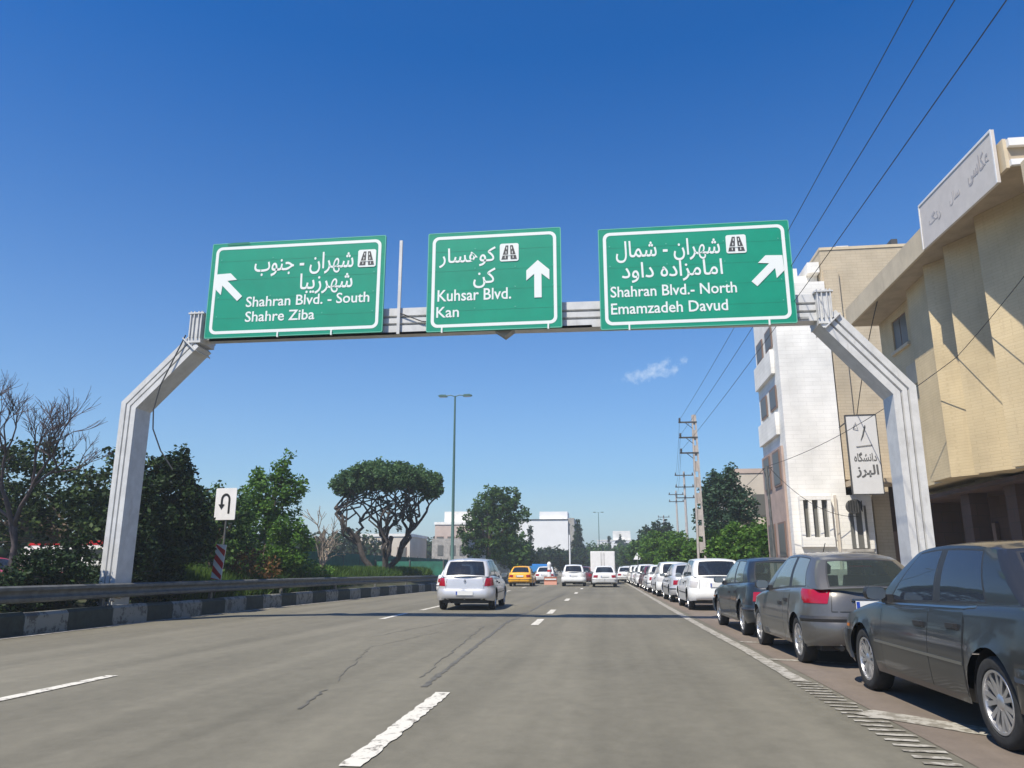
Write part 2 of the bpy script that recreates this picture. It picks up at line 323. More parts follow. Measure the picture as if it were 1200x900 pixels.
strip('road', lambda y: kx(y) - 0.3, rx, YS, 0.0, 'asphalt')
strip('parking_lane', lambda y: 2.25 - 0.0075 * max(min(y, 90) - 10, 0), lambda y: rx(y) - 0.01, YS[:12], 0.004, 'park')
strip('far_carriageway', lambda y: -27.0, lambda y: -17.2, YS, 0.0, 'asphalt')
b = MB(); XM = [(-.225, .34), (-.7, .42), (-1.3, .80), (-2.0, .98), (-3.2, .95), (-4.5, .6), (-6.3, .28), (-6.4, -.02)]; YM = [-20, 0, 10, 15, 18, 20, 24, 30, 36, 44, 55, 70, 90, 120, 200, 400]; vs = []
for y in YM:
    hm = 0.45 if y < 16 else (1.0 if 20 <= y <= 60 else .7)
    for k, (dx, z) in enumerate(XM): vs.append((kx(y) + dx, y, (.34 + (z - .34) * hm if z > .34 else z) + (random.uniform(-.05, .05) if 0 < k < 6 else 0)))
n = len(XM); b.add(vs, [(i * n + k, (i + 1) * n + k, (i + 1) * n + k + 1, i * n + k + 1) for i in range(len(YM) - 1) for k in range(n - 1)]); tag(b.build('median_strip', 'soil_grass', smooth=60), kind='structure')
# pavement on the right, with its kerb
b = MB()
for i in range(len(YS) - 1):
    y0, y1 = YS[i], YS[i + 1]; a0, a1 = rx(y0), rx(y1)
    b.add([(a0, y0, 0), (a1, y1, 0), (a0 + .02, y0, 0.14), (a1 + .02, y1, 0.14), (a0 + .18, y0, 0.14), (a1 + .18, y1, 0.14)], [(0, 2, 3, 1), (2, 4, 5, 3)], 0)
    b.add([(a0 + .18, y0, 0.136), (a1 + .18, y1, 0.136), (16, y1, 0.136), (16, y0, 0.136)], [(0, 3, 2, 1)], 1)
M['paving'] = brick_mat('paving', (0.34, 0.31, 0.27), (0.28, 0.25, 0.22), (0.15, 0.13, 0.11), 0.4, 0.4, 0.01)
tag(b.build('pavement', ['concrete', 'paving']), kind='structure')

# lane markings: sheets 4 mm apart with ragged edges
def dash(name, x0, y0, x1, y1, wdt, m='line', z=0.008, rag=0.0, n=14):
    b = MB(); d = Vector((x1 - x0, y1 - y0)); L = d.length; d /= L; nn = Vector((-d.y, d.x)); vs = []
    for i in range(n + 1):
        t = i / n; p = Vector((x0, y0)) + d * L * t
        for s_ in (-1, 1):
            q = p + nn * s_ * (wdt / 2 + random.uniform(-rag, rag)); vs.append((q.x, q.y, z))
    b.add(vs, [(2 * i, 2 * i + 1, 2 * i + 3, 2 * i + 2)[::-1] for i in range(n)])
    return tag(b.build(name, m), kind='structure')
for y0, y1 in ((-0.4, 2.6), (5.0, 7.95), (17.4, 19.5), (21.8, 24.0), (30.6, 33.0), (39.5, 42), (48.5, 51), (57, 60)):
    dash('lane_dash', -1.63, y0, -1.66, y1, 0.15 if y0 < 10 else 0.17, rag=0.012 if y0 < 10 else 0.004, n=40 if y0 < 10 else 6)
for y0, y1 in ((4.2, 8.7), (19.0, 21.6), (23.2, 26.2), (33, 36), (42, 45), (51, 54)):
    dash('lane_dash', -5.72 + (0.0 if y0 < 10 else 0.15), y0, -5.72 + (0.0 if y0 < 10 else 0.12), y1, 0.15, rag=0.006, n=20)
pe = [(-10.62, 6), (-10.66, 10), (-10.62, 14), (-10.72, 17), (-10.62, 21), (-10.52, 25), (-10.25, 31), (-9.75, 40), (-9.2, 55), (-8.8, 80)]
for i in range(len(pe) - 1): dash('edge_line', *pe[i], *pe[i + 1], 0.16, 'line_thin', rag=0.015)
pr = [(2.06, 9.2), (2.06, 12.2), (2.0, 16), (1.93, 22), (1.86, 32), (1.75, 50), (1.55, 80)]
for i in range(len(pr) - 1): dash('edge_line', *pr[i], *pr[i + 1], 0.17, 'line_thin', rag=0.012)
y = 5.0; k = 0
while y < 9.3:                               # the worn edge line, only its cross ribs left
    wv = 0.25 + random.uniform(-0.03, 0.03)
    dash('edge_line_rib', 1.95, y, 1.95 + wv, y - 0.03, 0.075 - 0.001 * k, 'line_thin', rag=0.008, n=6); y += 0.175; k += 1
for (xa, ya, xb, yb) in ((2.15, 11.35, 4.6, 10.2), (2.2, 13.9, 4.5, 13.0), (2.15, 7.35, 3.4, 5.9)):
    dash('bay_line', xa, ya, xb, yb, 0.30 if ya < 8 else 0.16, 'line_thin', z=0.009, rag=0.02)
def ribbon(name, pts, wd, m, z=0.005):
    b = MB(); vs = []; n = len(pts)
    for i, p in enumerate(pts):
        d = Vector(pts[min(i + 1, n - 1)]) - Vector(pts[max(i - 1, 0)]); d.normalize(); nn = Vector((-d.y, d.x)); ww = wd * random.uniform(0.5, 1.2) / 2
        vs += [(p[0] - nn.x * ww, p[1] - nn.y * ww, z), (p[0] + nn.x * ww, p[1] + nn.y * ww, z)]
    b.add(vs, [(2 * i, 2 * i + 1, 2 * i + 3, 2 * i + 2)[::-1] for i in range(n - 1)]); return tag(b.build(name, m), kind='structure')
def wob(p, q, n, a): return [(p[0] + (q[0] - p[0]) * t / n + random.uniform(-a, a), p[1] + (q[1] - p[1]) * t / n) for t in range(n + 1)]
ribbon('tar_seam', wob((-1.95, 8.3), (-2.35, 18), 90, 0.02), 0.07, 'tar')
ribbon('tar_seam', wob((-2.35, 18), (-2.2, 40), 30, 0.03), 0.10, 'tar')
ribbon('tar_seam', wob((-2.15, 9.0), (-2.7, 17), 50, 0.03), 0.02, 'tar')
ribbon('road_crack', wob((-3.0, 8.6), (-3.75, 12.2), 20, 0.03) + wob((-3.75, 12.2), (-3.3, 15.5), 14, 0.03), 0.013, 'tar')
ribbon('road_crack', wob((-2.75, 6.9), (-2.9, 8.0), 8, 0.03), 0.03, 'tar')
ribbon('road_crack', wob((-4.3, 14.0), (-3.4, 20.5), 20, 0.03), 0.016, 'tar')

# ------------------------------------------------------------------ left kerb wall, guardrail
kb = thing('kerb_wall', 'low concrete kerb wall painted in black and white blocks below the steel guardrail', 'kerb')
edges = [2.0, 3.4, 4.8, 6.2, 7.6, 9.0, 10.4, 11.9, 13.65, 14.85, 16.3, 17.6, 18.7, 20.1, 21.4, 22.7, 23.9, 25.3, 26.4, 27.8, 29.0, 30.2]
while edges[-1] < 90: edges.append(edges[-1] + 1.25)
for i in range(len(edges) - 1):
    y0, y1 = edges[i], edges[i + 1] - 0.012; a0, a1 = kx(y0) + random.uniform(-.01, .01), kx(y1) + random.uniform(-.01, .01); h = 0.41 + random.uniform(-.012, .012)
    b = MB(); b.add([(a0 - .22, y0, -.02), (a0, y0, -.02), (a1, y1, -.02), (a1 - .22, y1, -.02), (a0 - .21, y0, h), (a0 - .06, y0, h), (a1 - .06, y1, h), (a1 - .21, y1, h), (a0 - .005, y0, h - .06), (a1 - .005, y1, h - .06)],
                    [(0, 1, 8, 5, 4), (2, 3, 7, 6, 9), (4, 5, 6, 7), (5, 8, 9, 6), (8, 1, 2, 9), (0, 4, 7, 3)])
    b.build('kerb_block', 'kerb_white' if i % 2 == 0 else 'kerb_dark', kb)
gr = thing('guardrail', 'long galvanised steel guardrail running above the black and white kerb wall', 'guardrail')
W = [(0.0, 0.58), (0.055, 0.61), (0.06, 0.66), (0.01, 0.70), (0.0, 0.735), (0.01, 0.77), (0.06, 0.81), (0.055, 0.86), (0.0, 0.89)]
yy = 2.0
while yy < 88:
    y1 = yy + 4.72; b = MB(); vs = []; y1r = y1 + 0.08
    for y_ in (yy, y1r):
        zf = 0.0 if y_ < 30 else -0.006 * (y_ - 30) * 0.6; off = 0.004 if y_ == yy else 0
        for (dx, z) in W: vs.append((kx(y_) - 0.12 + dx + off, y_, z + max(zf, -.2)))
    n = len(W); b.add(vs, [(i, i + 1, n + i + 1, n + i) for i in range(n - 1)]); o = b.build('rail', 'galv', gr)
    sm = o.modifiers.new('thickness', 'SOLIDIFY'); sm.thickness = 0.004
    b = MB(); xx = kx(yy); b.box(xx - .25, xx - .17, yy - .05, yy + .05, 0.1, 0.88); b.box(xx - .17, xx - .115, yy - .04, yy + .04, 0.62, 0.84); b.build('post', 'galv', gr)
    yy = y1

# ------------------------------------------------------------------ gantry
GY = 16.72
ga = thing('sign_gantry', 'white steel portal gantry spanning the road on two bent ribbed legs', 'sign gantry', (0, 0, 0))
PROF = [(-.5, .10), (-.5, .0), (-.20, .0), (-.17, .05), (-.13, .05), (-.10, 0), (.10, 0), (.13, .05), (.17, .05), (.20, 0), (.5, 0), (.5, .10)]
def ribbed(path, wid, depth, y0, name, parent=None, m=('gantry', 'gantry_dk')):   # path: (x,z) ; closed box with ribbed front and back
    sec = [(a, d * 1.2) for a, d in PROF]; sec = sec[1:-1]; sec = sec + [(-a, depth - d) for a, d in sec]
    b = MB(); P = [Vector(p) for p in path]; n = len(P); k = len(sec); vs = []
    for i in range(n):
        if i == 0: t = (P[1] - P[0]).normalized(); nn = Vector((-t.y, t.x)); s_ = 1
        elif i == n - 1: t = (P[-1] - P[-2]).normalized(); nn = Vector((-t.y, t.x)); s_ = 1
        else:
            t0 = (P[i] - P[i - 1]).normalized(); t1 = (P[i + 1] - P[i]).normalized(); n0 = Vector((-t0.y, t0.x)); n1 = Vector((-t1.y, t1.x)); nn = (n0 + n1).normalized(); s_ = 1 / max(0.3, nn.dot(n0))
        for a, d in sec:
            q = P[i] + nn * a * wid * s_; vs.append((q.x, y0 + d, q.y))
    for i in range(n - 1):
        for j in range(k):
            j2 = (j + 1) % k; groove = abs(sec[j][1] - sec[j2][1]) < 1e-6 and (0.01 < sec[j][1] < depth - 0.01)
            b.add([vs[i * k + j], vs[i * k + j2], vs[(i + 1) * k + j2], vs[(i + 1) * k + j]], [(0, 1, 2, 3)], 1 if groove else 0)
    b.add([vs[j] for j in range(k)], [tuple(range(k))]); b.add([vs[(n - 1) * k + j] for j in range(k)], [tuple(range(k))[::-1]])
    return b.build(name, m, parent, merge=True)
ribbed([(-11.36, 0.0), (-11.36, 5.05), (-9.86, 6.60)], 0.39, 0.62, GY - .05, 'leg', ga)
ribbed([(6.36, 0.0), (6.40, 4.92), (4.98, 6.62)], 0.48, 0.62, GY - .05, 'leg', ga)
ribbed([(-9.70, 6.97), (-2.3, 6.95), (4.86, 6.88)], 0.62, 0.36, GY + .05, 'beam', ga)
for x, z in ((-9.80, 6.98), (4.95, 6.88)):     # joint stubs with flange plates
    b = MB(); b.box(x - .17, x + .13, GY - .08, GY + .60, z - .42, z + .30); b.build('joint_box', 'gantry', ga)
    b = MB()
    for k_, dx in enumerate((-.16, -.07, .04, .12)): b.box(x + dx - .012, x + dx + .012, GY - .12, GY + .64, z - .30, z + .37)
    b.box(x - .22, x + .18, GY - .13, GY + .65, z + .30, z + .335); b.build('flange_plate', 'gantry', ga)
for x, s_ in ((-9.86, -1), (4.98, 1)):
    b = MB(); d = Vector((s_ * .69, -.73)).normalized(); nn = Vector((-d.y, d.x)); c = Vector((x, 6.60)) + d * .12
    q = [c + nn * .24 + d * .015, c - nn * .24 + d * .015, c - nn * .24 - d * .015, c + nn * .24 - d * .015]
    b.prism([(p.x, GY - .12, p.y) for p in q], (0, .74, 0)); b.build('flange_plate', 'gantry', ga)
b = MB(); b.box(6.0, 6.75, GY - .2, GY + .72, 0.0, 0.40); b.build('footing', 'concrete', ga)
b = MB(); b.prism([(-2.47, GY + .06, 6.64), (-2.0, GY + .06, 6.64), (-2.23, GY + .06, 6.47)], (0, .3, 0)); b.build('bottom_bracket', 'gantry_dk', ga)
b = MB(); b.box(-4.795, -4.725, GY - .03, GY + .03, 6.6, 8.98); b.build('upright', 'gantry', ga)
b = MB(); b.tube([(-4.72, GY, 7.12), (-4.2, GY, 6.9), (-4.05, GY, 6.88)], 0.014, 6); b.build('cable', 'wire', ga)
for zz in (6.66,):
    b = MB()
    for x0, x1 in ((-9.5, -.2), (.0, 4.6)): b.box(x0, x1, GY + .02, GY + .05, zz - .05, zz); b.build('lower_angle', 'gantry_dk', ga)
b = MB(); pts = [(-10.05, GY - .1, 6.75), (-10.2, GY - .12, 6.35), (-10.55, GY - .12, 5.5), (-10.66, GY - .12, 4.9), (-10.66, GY - .05, 4.45), (-10.5, GY + .1, 3.95), (-10.2, GY + .2, 3.5)]
b.tube(pts, 0.016, 6); tag(b.build('loose_cable', 'dkgrey'), 'grey electric cable hanging loose from the bent left leg of the gantry', 'cable')

# lettering: every letter extruded, joining letters stepped 1 mm so that no faces coincide
AR = {'ا': '\uFE8D\uFE8E', 'ب': '\uFE8F\uFE90\uFE91\uFE92', 'ج': '\uFE9D\uFE9E\uFE9F\uFEA0', 'د': '\uFEA9\uFEAA', 'ر': '\uFEAD\uFEAE', 'ز': '\uFEAF\uFEB0',
      'س': '\uFEB1\uFEB2\uFEB3\uFEB4', 'ش': '\uFEB5\uFEB6\uFEB7\uFEB8', 'ک': '\uFB8E\uFB8F\uFB90\uFB91', 'گ': '\uFB92\uFB93\uFB94\uFB95', 'ل': '\uFEDD\uFEDE\uFEDF\uFEE0',
      'م': '\uFEE1\uFEE2\uFEE3\uFEE4', 'ن': '\uFEE5\uFEE6\uFEE7\uFEE8', 'ه': '\uFEE9\uFEEA\uFEEB\uFEEC', 'و': '\uFEED\uFEEE', 'ی': '\uFBFC\uFBFD\uFBFE\uFBFF', 'ع': '\uFEC9\uFECA\uFECB\uFECC'}
def shape(s):
    out = []
    for i, c in enumerate(s):
        if c not in AR: out.append(c); continue
        pv = i > 0 and s[i - 1] in AR and len(AR[s[i - 1]]) == 4; nx = i + 1 < len(s) and s[i + 1] in AR and len(AR[c]) == 4
        out.append(AR[c][3 if pv and nx else 1 if pv else 2 if nx else 0])
    return ''.join(reversed(out))
_adv = {}
def text_mesh(s, off):
    c = bpy.data.curves.new('t', 'FONT'); c.body = s; c.size = 1; c.offset = off; c.extrude = 0.0; c.resolution_u = 3
    o = bpy.data.objects.new('t', c); COL.objects.link(o); bpy.context.view_layer.update()
    me = o.to_mesh(); vs = [tuple(v.co) for v in me.vertices]; fs = [tuple(p.vertices) for p in me.polygons]; o.to_mesh_clear()
    bpy.data.objects.remove(o); bpy.data.curves.remove(c); return vs, fs
def maxx(s):
    if s not in _adv: _adv[s] = max(v[0] for v in text_mesh(s, 0)[0])
    return _adv[s]
def lettering(s, x0, x1, z0, ztop, y, m, parent, rtl=False, off=0.02, name='lettering', frame=None, arabic_h=None):
    t = shape(s) if rtl else s; vs = []; fs = []; k = 0
    for i, ch in enumerate(t):
        if ch == ' ': continue
        a = maxx(t[:i] + '|') - maxx('|') if i else 0.0
        v, f = text_mesh(ch, off)
        o = len(vs); vs += [(p[0] + a, p[1], (k % 3) * 1.0) for p in v]; fs += [tuple(q + o for q in g) for g in f]; k += 1
    xs = [v[0] for v in vs]; zs = [v[1] for v in vs]; sx = (x1 - x0) / (max(xs) - min(xs)); zt = max(zs); zb = min(zs) if rtl else 0.0
    sz = (ztop - z0) / (zt - zb); mn = min(xs)
    V = [((x0 + (v[0] - mn) * sx), y - 0.006 - 0.0012 * v[2], z0 + (v[1] - zb) * sz) for v in vs]
    if frame: V = [frame(p) for p in V]
    b = MB(); b.add(V, fs); o = b.build(name, m, parent)
    sm = o.modifiers.new('thickness', 'SOLIDIFY'); sm.thickness = 0.003; sm.offset = -1
    return o
def rounded(x0, x1, z0, z1, r, n=6):
    p = []
    for cx, cz, a in ((x1 - r, z1 - r, 0), (x0 + r, z1 - r, 90), (x0 + r, z0 + r, 180), (x1 - r, z0 + r, 270)):
        for i in range(n + 1): t = R(a + 90 * i / n); p.append((cx + r * math.cos(t), cz + r * math.sin(t)))
    return p
def sign(x0, x1, z0, z1, label, tilt):
    Y = GY - 0.12; t = thing('direction_sign', label, 'road sign', (x0, Y, z0), 0, 'green motorway direction signs on the gantry')
    w_, h_ = x1 - x0, z1 - z0
    b = MB(); o_ = rounded(0, w_, 0, h_, .04); b.prism([(x, -.0, z) for x, z in o_], (0, .05, 0)); b.build('panel', 'sign_green', t)
    b = MB(); b.prism([(x, .051, z) for x, z in rounded(.01, w_ - .01, .01, h_ - .01, .04)], (0, .015, 0)); b.build('backing_plate', 'sign_back', t)
    b = MB(); A = rounded(.11, w_ - .11, .10, h_ - .10, .16); B_ = rounded(.185, w_ - .185, .175, h_ - .175, .10); n = len(A)
    vs = [(x, -.004, z) for x, z in A] + [(x, -.004, z) for x, z in B_]; b.add(vs, [(i, (i + 1) % n, n + (i + 1) % n, n + i) for i in range(n)]); b.build('border', 'sign_white', t)
    b = MB(); A = rounded(.0, w_, .0, h_, .04); B_ = rounded(.02, w_ - .02, .02, h_ - .02, .03)     # pale folded rim
    vs = [(x, -.004, z) for x, z in A] + [(x, -.004, z) for x, z in B_]; b.add(vs, [(i, (i + 1) % n, n + (i + 1) % n, n + i) for i in range(n)]); b.build('rim', 'rimgreen', t)
    b = MB()
    for fx in ((.42, .72) if x0 < -8 else (.15, .86) if x0 > -1 else (.12, .9)): b.box(w_ * fx - .018, w_ * fx + .018, -.03, .02, -.03, .09)
    b.build('clip', 'sign_white', t)
    for k in range(1, 5):
        b = MB(); b.box(.03, w_ - .03, -.0018, .001, h_ * k / 5 - .0035, h_ * k / 5 + .0035); b.build('panel_seam', 'seamgreen', t)
    for k in range(1, 5):
        for fx in (.06, .36, .66, .94):
            b = MB(); b.lathe([(-.008, .0001), (-.007, .012), (.0, .016)], 8, 'Y', (w_ * fx, 0, h_ * k / 5 + .05)); b.build('rivet', 'rimgreen', t)
    return t
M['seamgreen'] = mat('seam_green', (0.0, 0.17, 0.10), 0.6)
M['rimgreen'] = mat('sign_rim', (0.12, 0.42, 0.30), 0.4)
def icon(t, x, z, s_):
    b = MB(); b.prism([(px, -.012, pz) for px, pz in rounded(x, x + s_, z, z + s_, .05)], (0, .008, 0)); b.build('symbol_plate', 'sign_white', t)
    b = MB()
    for sg in (-1, 1):
        c = x + s_ / 2
        q = [(c + sg * .035 * s_ / .45, z + .05), (c + sg * .185 * s_ / .45, z + .05), (c + sg * .085 * s_ / .45, z + s_ - .05), (c + sg * .02 * s_ / .45, z + s_ - .05)]
        b.prism([(px, -.018, pz) for px, pz in (q if sg < 0 else q[::-1])], (0, .005, 0))
    b.build('motorway_symbol', 'dkgrey', t)
    b = MB()
    for sg in (-1, 1):
        for zz in (.07, .19, .30): b.box(x + s_ / 2 + sg * (.105 - zz * .16) - .008, x + s_ / 2 + sg * (.105 - zz * .16) + .008, -.022, -.019, z + zz, z + zz + .06)
    for zz in (.34,): b.box(x + s_ / 2 - .16, x + s_ / 2 + .16, -.0225, -.0195, z + .145, z + .16)
    b.build('lane_mark', 'sign_white', t)
def arrow(t, cx, cz, L, ang):      # fat arrow with swept barbs
    q = [(-.085, -L / 2), (.085, -L / 2), (.085, L / 2 - .34), (.27, L / 2 - .50), (.27, L / 2 - .25), (0, L / 2), (-.27, L / 2 - .25), (-.27, L / 2 - .50), (-.085, L / 2 - .34)]
    ca, sa = math.cos(ang), math.sin(ang); b = MB(); b.prism([(cx + x * ca - z * sa, -.012, cz + x * sa + z * ca) for x, z in q], (0, .008, 0)); b.build('arrow', 'sign_white', t)
def L_(t, s, x0, x1, z0, z1, rtl=False, off=None): lettering(s, x0 - t.location.x, x1 - t.location.x, z0 - t.location.z, z1 - t.location.z, 0, 'sign_white', t, rtl, (.010 if rtl else .012) if off is None else off)
s1 = sign(-9.56, -5.11, 6.63, 9.10, 'green direction sign with up-left arrow reading Shahran Blvd. - South and Shahre Ziba', 0)
L_(s1, 'شهران - جنوب', -8.42, -5.90, 8.17, 8.74, True); L_(s1, 'شهرزیبا', -7.22, -5.90, 7.66, 8.20, True)
L_(s1, 'Shahran Blvd. - South', -8.56, -5.46, 7.40, 7.66); L_(s1, 'Shahre Ziba', -8.55, -6.80, 7.02, 7.28)
icon(s1, -5.79 + 9.56, 8.29 - 6.63, .45); arrow(s1, -9.06 + 9.56, 7.95 - 6.63, 0.93, R(45))
b = MB(); b.prism([(x, -.008, z) for x, z in ((.40, 2.40), (.98, 2.42), (.95, 2.474), (.55, 2.474), (.38, 2.46))], (0, .003, 0)); b.build('dark_patch', 'seamgreen', s1)  # darker green patch near the top left corner of the panel
s2 = sign(-4.06, -0.87, 6.58, 9.07, 'green direction sign with straight-up arrow reading Kuhsar Blvd. and Kan', 0)
L_(s2, 'کوهسار', -3.78, -2.42, 8.17, 8.66, True); L_(s2, 'کن', -2.95, -2.42, 7.62, 8.12, True)
L_(s2, 'Kuhsar Blvd.', -3.80, -2.05, 7.33, 7.61); L_(s2, 'Kan', -3.82, -3.28, 6.93, 7.19)
icon(s2, -2.32 + 4.06, 8.26 - 6.58, .45); arrow(s2, -1.42 + 4.06, 7.79 - 6.58, 0.93, 0)
s3 = sign(0.0, 4.32, 6.48, 8.95, 'green direction sign with up-right arrow reading Shahran Blvd.- North and Emamzadeh Davud', 0)
L_(s3, 'شهران - شمال', .40, 2.76, 8.08, 8.62, True); L_(s3, 'امامزاده داود', .52, 2.79, 7.58, 8.08, True)
L_(s3, 'Shahran Blvd.- North', .25, 3.07, 7.25, 7.51); L_(s3, 'Emamzadeh Davud', .25, 2.85, 6.84, 7.10)
icon(s3, 2.90, 8.19 - 6.48, .45); arrow(s3, 3.79, 7.76 - 6.48, 0.93, R(-45))

# ------------------------------------------------------------------ U-turn sign and hazard marker on the median
t = thing('uturn_sign', 'white rectangular U-turn sign on a thin pole behind the guardrail', 'road sign', (-11.72, 22.6, 0.3), R(-6))
b = MB(); b.tube([(0, 0, 0), (0.05, 0, 3.3)], .03, 8); b.build('pole', 'galv', t)
b = MB(); b.prism([(x, -.05, z) for x, z in rounded(-.36, .36, 2.38, 3.36, .04)], (0, .02, 0)); b.build('panel', 'white', t)
b = MB(); pts = [(.13, 2.58), (.13, 3.0)] + [(.0 + .13 * math.cos(R(a)), 3.0 + .16 * math.sin(R(a))) for a in range(20, 181, 20)] + [(-.13, 2.85)]
for i in range(len(pts) - 1):
    d = Vector((pts[i + 1][0] - pts[i][0], pts[i + 1][1] - pts[i][1])).normalized(); nn = Vector((-d.y, d.x)) * .035
    p0 = Vector(pts[i]) - d * .01; p1 = Vector(pts[i + 1]) + d * .01
    b.add([(p.x, -.056 - .0004 * i, p.y) for p in (p0 - nn, p1 - nn, p1 + nn, p0 + nn)], [(0, 1, 2, 3)])
b.add([(-.24, -.062, 2.86), (-.13, -.062, 2.70), (-.02, -.062, 2.86)], [(0, 1, 2)]); b.build('uturn_arrow', 'black', t)
t = thing('hazard_marker', 'red and white diagonally striped marker board at the foot of the U-turn sign', 'road marker', (-11.32, 21.5, 0.36), R(-8))
t.rotation_euler = (0, R(5), R(-8))
b = MB(); b.box(-.17, .17, 0, .02, .55, 1.55); b.build('board', 'white', t)
b = MB(); b.box(-.03, .03, .02, .05, 0, 1.45); b.build('post', 'galv', t)
b = MB()
for i in range(-1, 4):
    z = .55 + i * .36; q = [(-.17, z + .22), (.17, z - .06), (.17, z + .12), (-.17, z + .40)]; q = [(x, min(max(zz, .552), 1.548)) for x, zz in q]
    b.prism([(x, -.006, zz) for x, zz in q], (0, .004, 0))
b.build('stripe', 'red', t)

# ------------------------------------------------------------------ foliage
def leaves(name, C_, n_per, rad, size, m, parent, elong=1.7, flat=1.0, kind=None):
    C_ = np.asarray(C_, float); N = len(C_) * n_per
    c = np.repeat(C_, n_per, 0); d = rng.normal(size=(N, 3)); d /= np.linalg.norm(d, axis=1)[:, None]
    rr = rad * rng.random(N)[:, None] ** 0.5; c = c + d * rr * np.array([1, 1, flat])
    a = rng.normal(size=(N, 3)); a[:, 2] *= .6; a /= np.linalg.norm(a, axis=1)[:, None]; q = rng.normal(size=(N, 3)); bq = np.cross(a, q); bq /= np.linalg.norm(bq, axis=1)[:, None]
    s = size * (0.6 + 0.8 * rng.random(N))[:, None]; a *= s * elong / 2; bq *= s / 2
    V = np.stack([c - a, c + bq, c + a, c - bq], 1).reshape(-1, 3)
    me = bpy.data.meshes.new(name); me.vertices.add(4 * N); me.vertices.foreach_set('co', V.ravel()); me.loops.add(4 * N); me.loops.foreach_set('vertex_index', np.arange(4 * N))
    me.polygons.add(N); me.polygons.foreach_set('loop_start', np.arange(N) * 4); me.polygons.foreach_set('loop_total', np.full(N, 4)); me.materials.append(M[m]); me.update(calc_edges=True)
    o = bpy.data.objects.new(name, me); COL.objects.link(o); o.parent = parent
    if kind: o['kind'] = kind
    return o
def clumps(ells, dens, hollow=.55, drop=.15):
    out = []
    for cx, cy, cz, a, b_, c_ in ells:
        n = max(4, int(dens * (a * b_ * c_) ** (2 / 3)))
        d = rng.normal(size=(n, 3)); d /= np.linalg.norm(d, axis=1)[:, None]; r = hollow + (1 - hollow) * rng.random(n) ** .7 + rng.normal(size=n) * .06
        p = d * r[:, None] * np.array([a, b_, c_]) + np.array([cx, cy, cz]); out.append(p[rng.random(n) > drop])
    return np.concatenate(out)
def limb(b, p0, p1, r0, r1, n=5, wob_=.12, seg=6):
    p0, p1 = Vector(p0), Vector(p1); L = (p1 - p0).length; pts = []
    for i in range(n + 1):
        t = i / n; q = p0.lerp(p1, t); 
        if 0 < i < n: q += Vector((random.uniform(-1, 1), random.uniform(-1, 1), random.uniform(-.5, 1))) * L * wob_ * .5
        pts.append(q)
    b.tube(pts, [r0 + (r1 - r0) * i / n for i in range(n + 1)], seg); return pts
def tree(name, label, cat, x, y, z0, hgt, ells, m, dens=26, n_per=34, rad=.34, size=.11, trunk_r=.14, nl=12, bark='bark', group=None, drop=.15, fork=.35, hollow=.55):
    t = thing(name, label, cat, (x, y, z0), 0, group)
    ce = [(e[0] - x, e[1] - y, e[2] - z0, e[3], e[4], e[5]) for e in ells]; c = clumps(ce, dens, hollow, drop)
    c = c[c[:, 2] > 0.1]
    b = MB(); top = Vector((random.uniform(-.2, .2), random.uniform(-.2, .2), hgt * fork)); pts = limb(b, (0, 0, -.1), top, trunk_r, trunk_r * .72, 5, .05, 8); b.build('trunk', bark, t, smooth=60)
    b = MB()
    for i in range(nl):
        p = Vector(c[rng.integers(len(c))]); q = pts[-1] if p.z > top.z else pts[-2]; mm = limb(b, q, q.lerp(p, .6), trunk_r * .5, trunk_r * .22, 4, .18, 5); limb(b, mm[-1], p, trunk_r * .22, .012, 3, .2, 4)
        for _ in range(2):
            p2 = p + Vector(rng.normal(size=3)) * .22; limb(b, mm[-1], p2, trunk_r * .15, .008, 3, .2, 4)
    b.build('branches', bark, t, smooth=60)
    leaves('crown', c, n_per, rad, size, m, t); return t
def bare_tree(name, label, x, y, z0, hgt, spread, m='twig', r=.12, depth=5, group=None, lean=(0, 0), seedv=3, nsplit=3, leafy=None):
    rs = random.Random(seedv); t = thing(name, label, 'tree', (x, y, z0), 0, group); bt = MB(); bb = MB(); tips = []
    def rec(p, d, L, r_, k):
        pts = [p]; q = p.copy(); dd = d.copy()
        for i in range(4):
            dd = (dd + Vector((rs.uniform(-1, 1), rs.uniform(-1, 1), rs.uniform(-.3, .6))) * .16).normalized(); q = q + dd * L / 4; pts.append(q.copy())
        (bt if k == depth else bb).tube(pts, [r_ * (1 - .35 * i / 4) for i in range(5)], 7 if k > 2 else 4, caps=k == depth)
        if k == 0: tips.append(q); return
        for s_ in range(nsplit + (1 if k < 3 else 0)):
            nd = (dd + Vector((rs.uniform(-1, 1), rs.uniform(-1, 1), rs.uniform(-.4, .7))) * spread).normalized(); rec(pts[rs.choice((2, 3, 4)) if s_ else 4], nd, L * rs.uniform(.6, .82), r_ * .62, k - 1)
    rec(Vector((0, 0, 0)), Vector((lean[0], lean[1], 1)).normalized(), hgt * .30, r, depth)
    bt.build('trunk', m, t, smooth=60); bb.build('branches', m, t, smooth=60); return t, tips

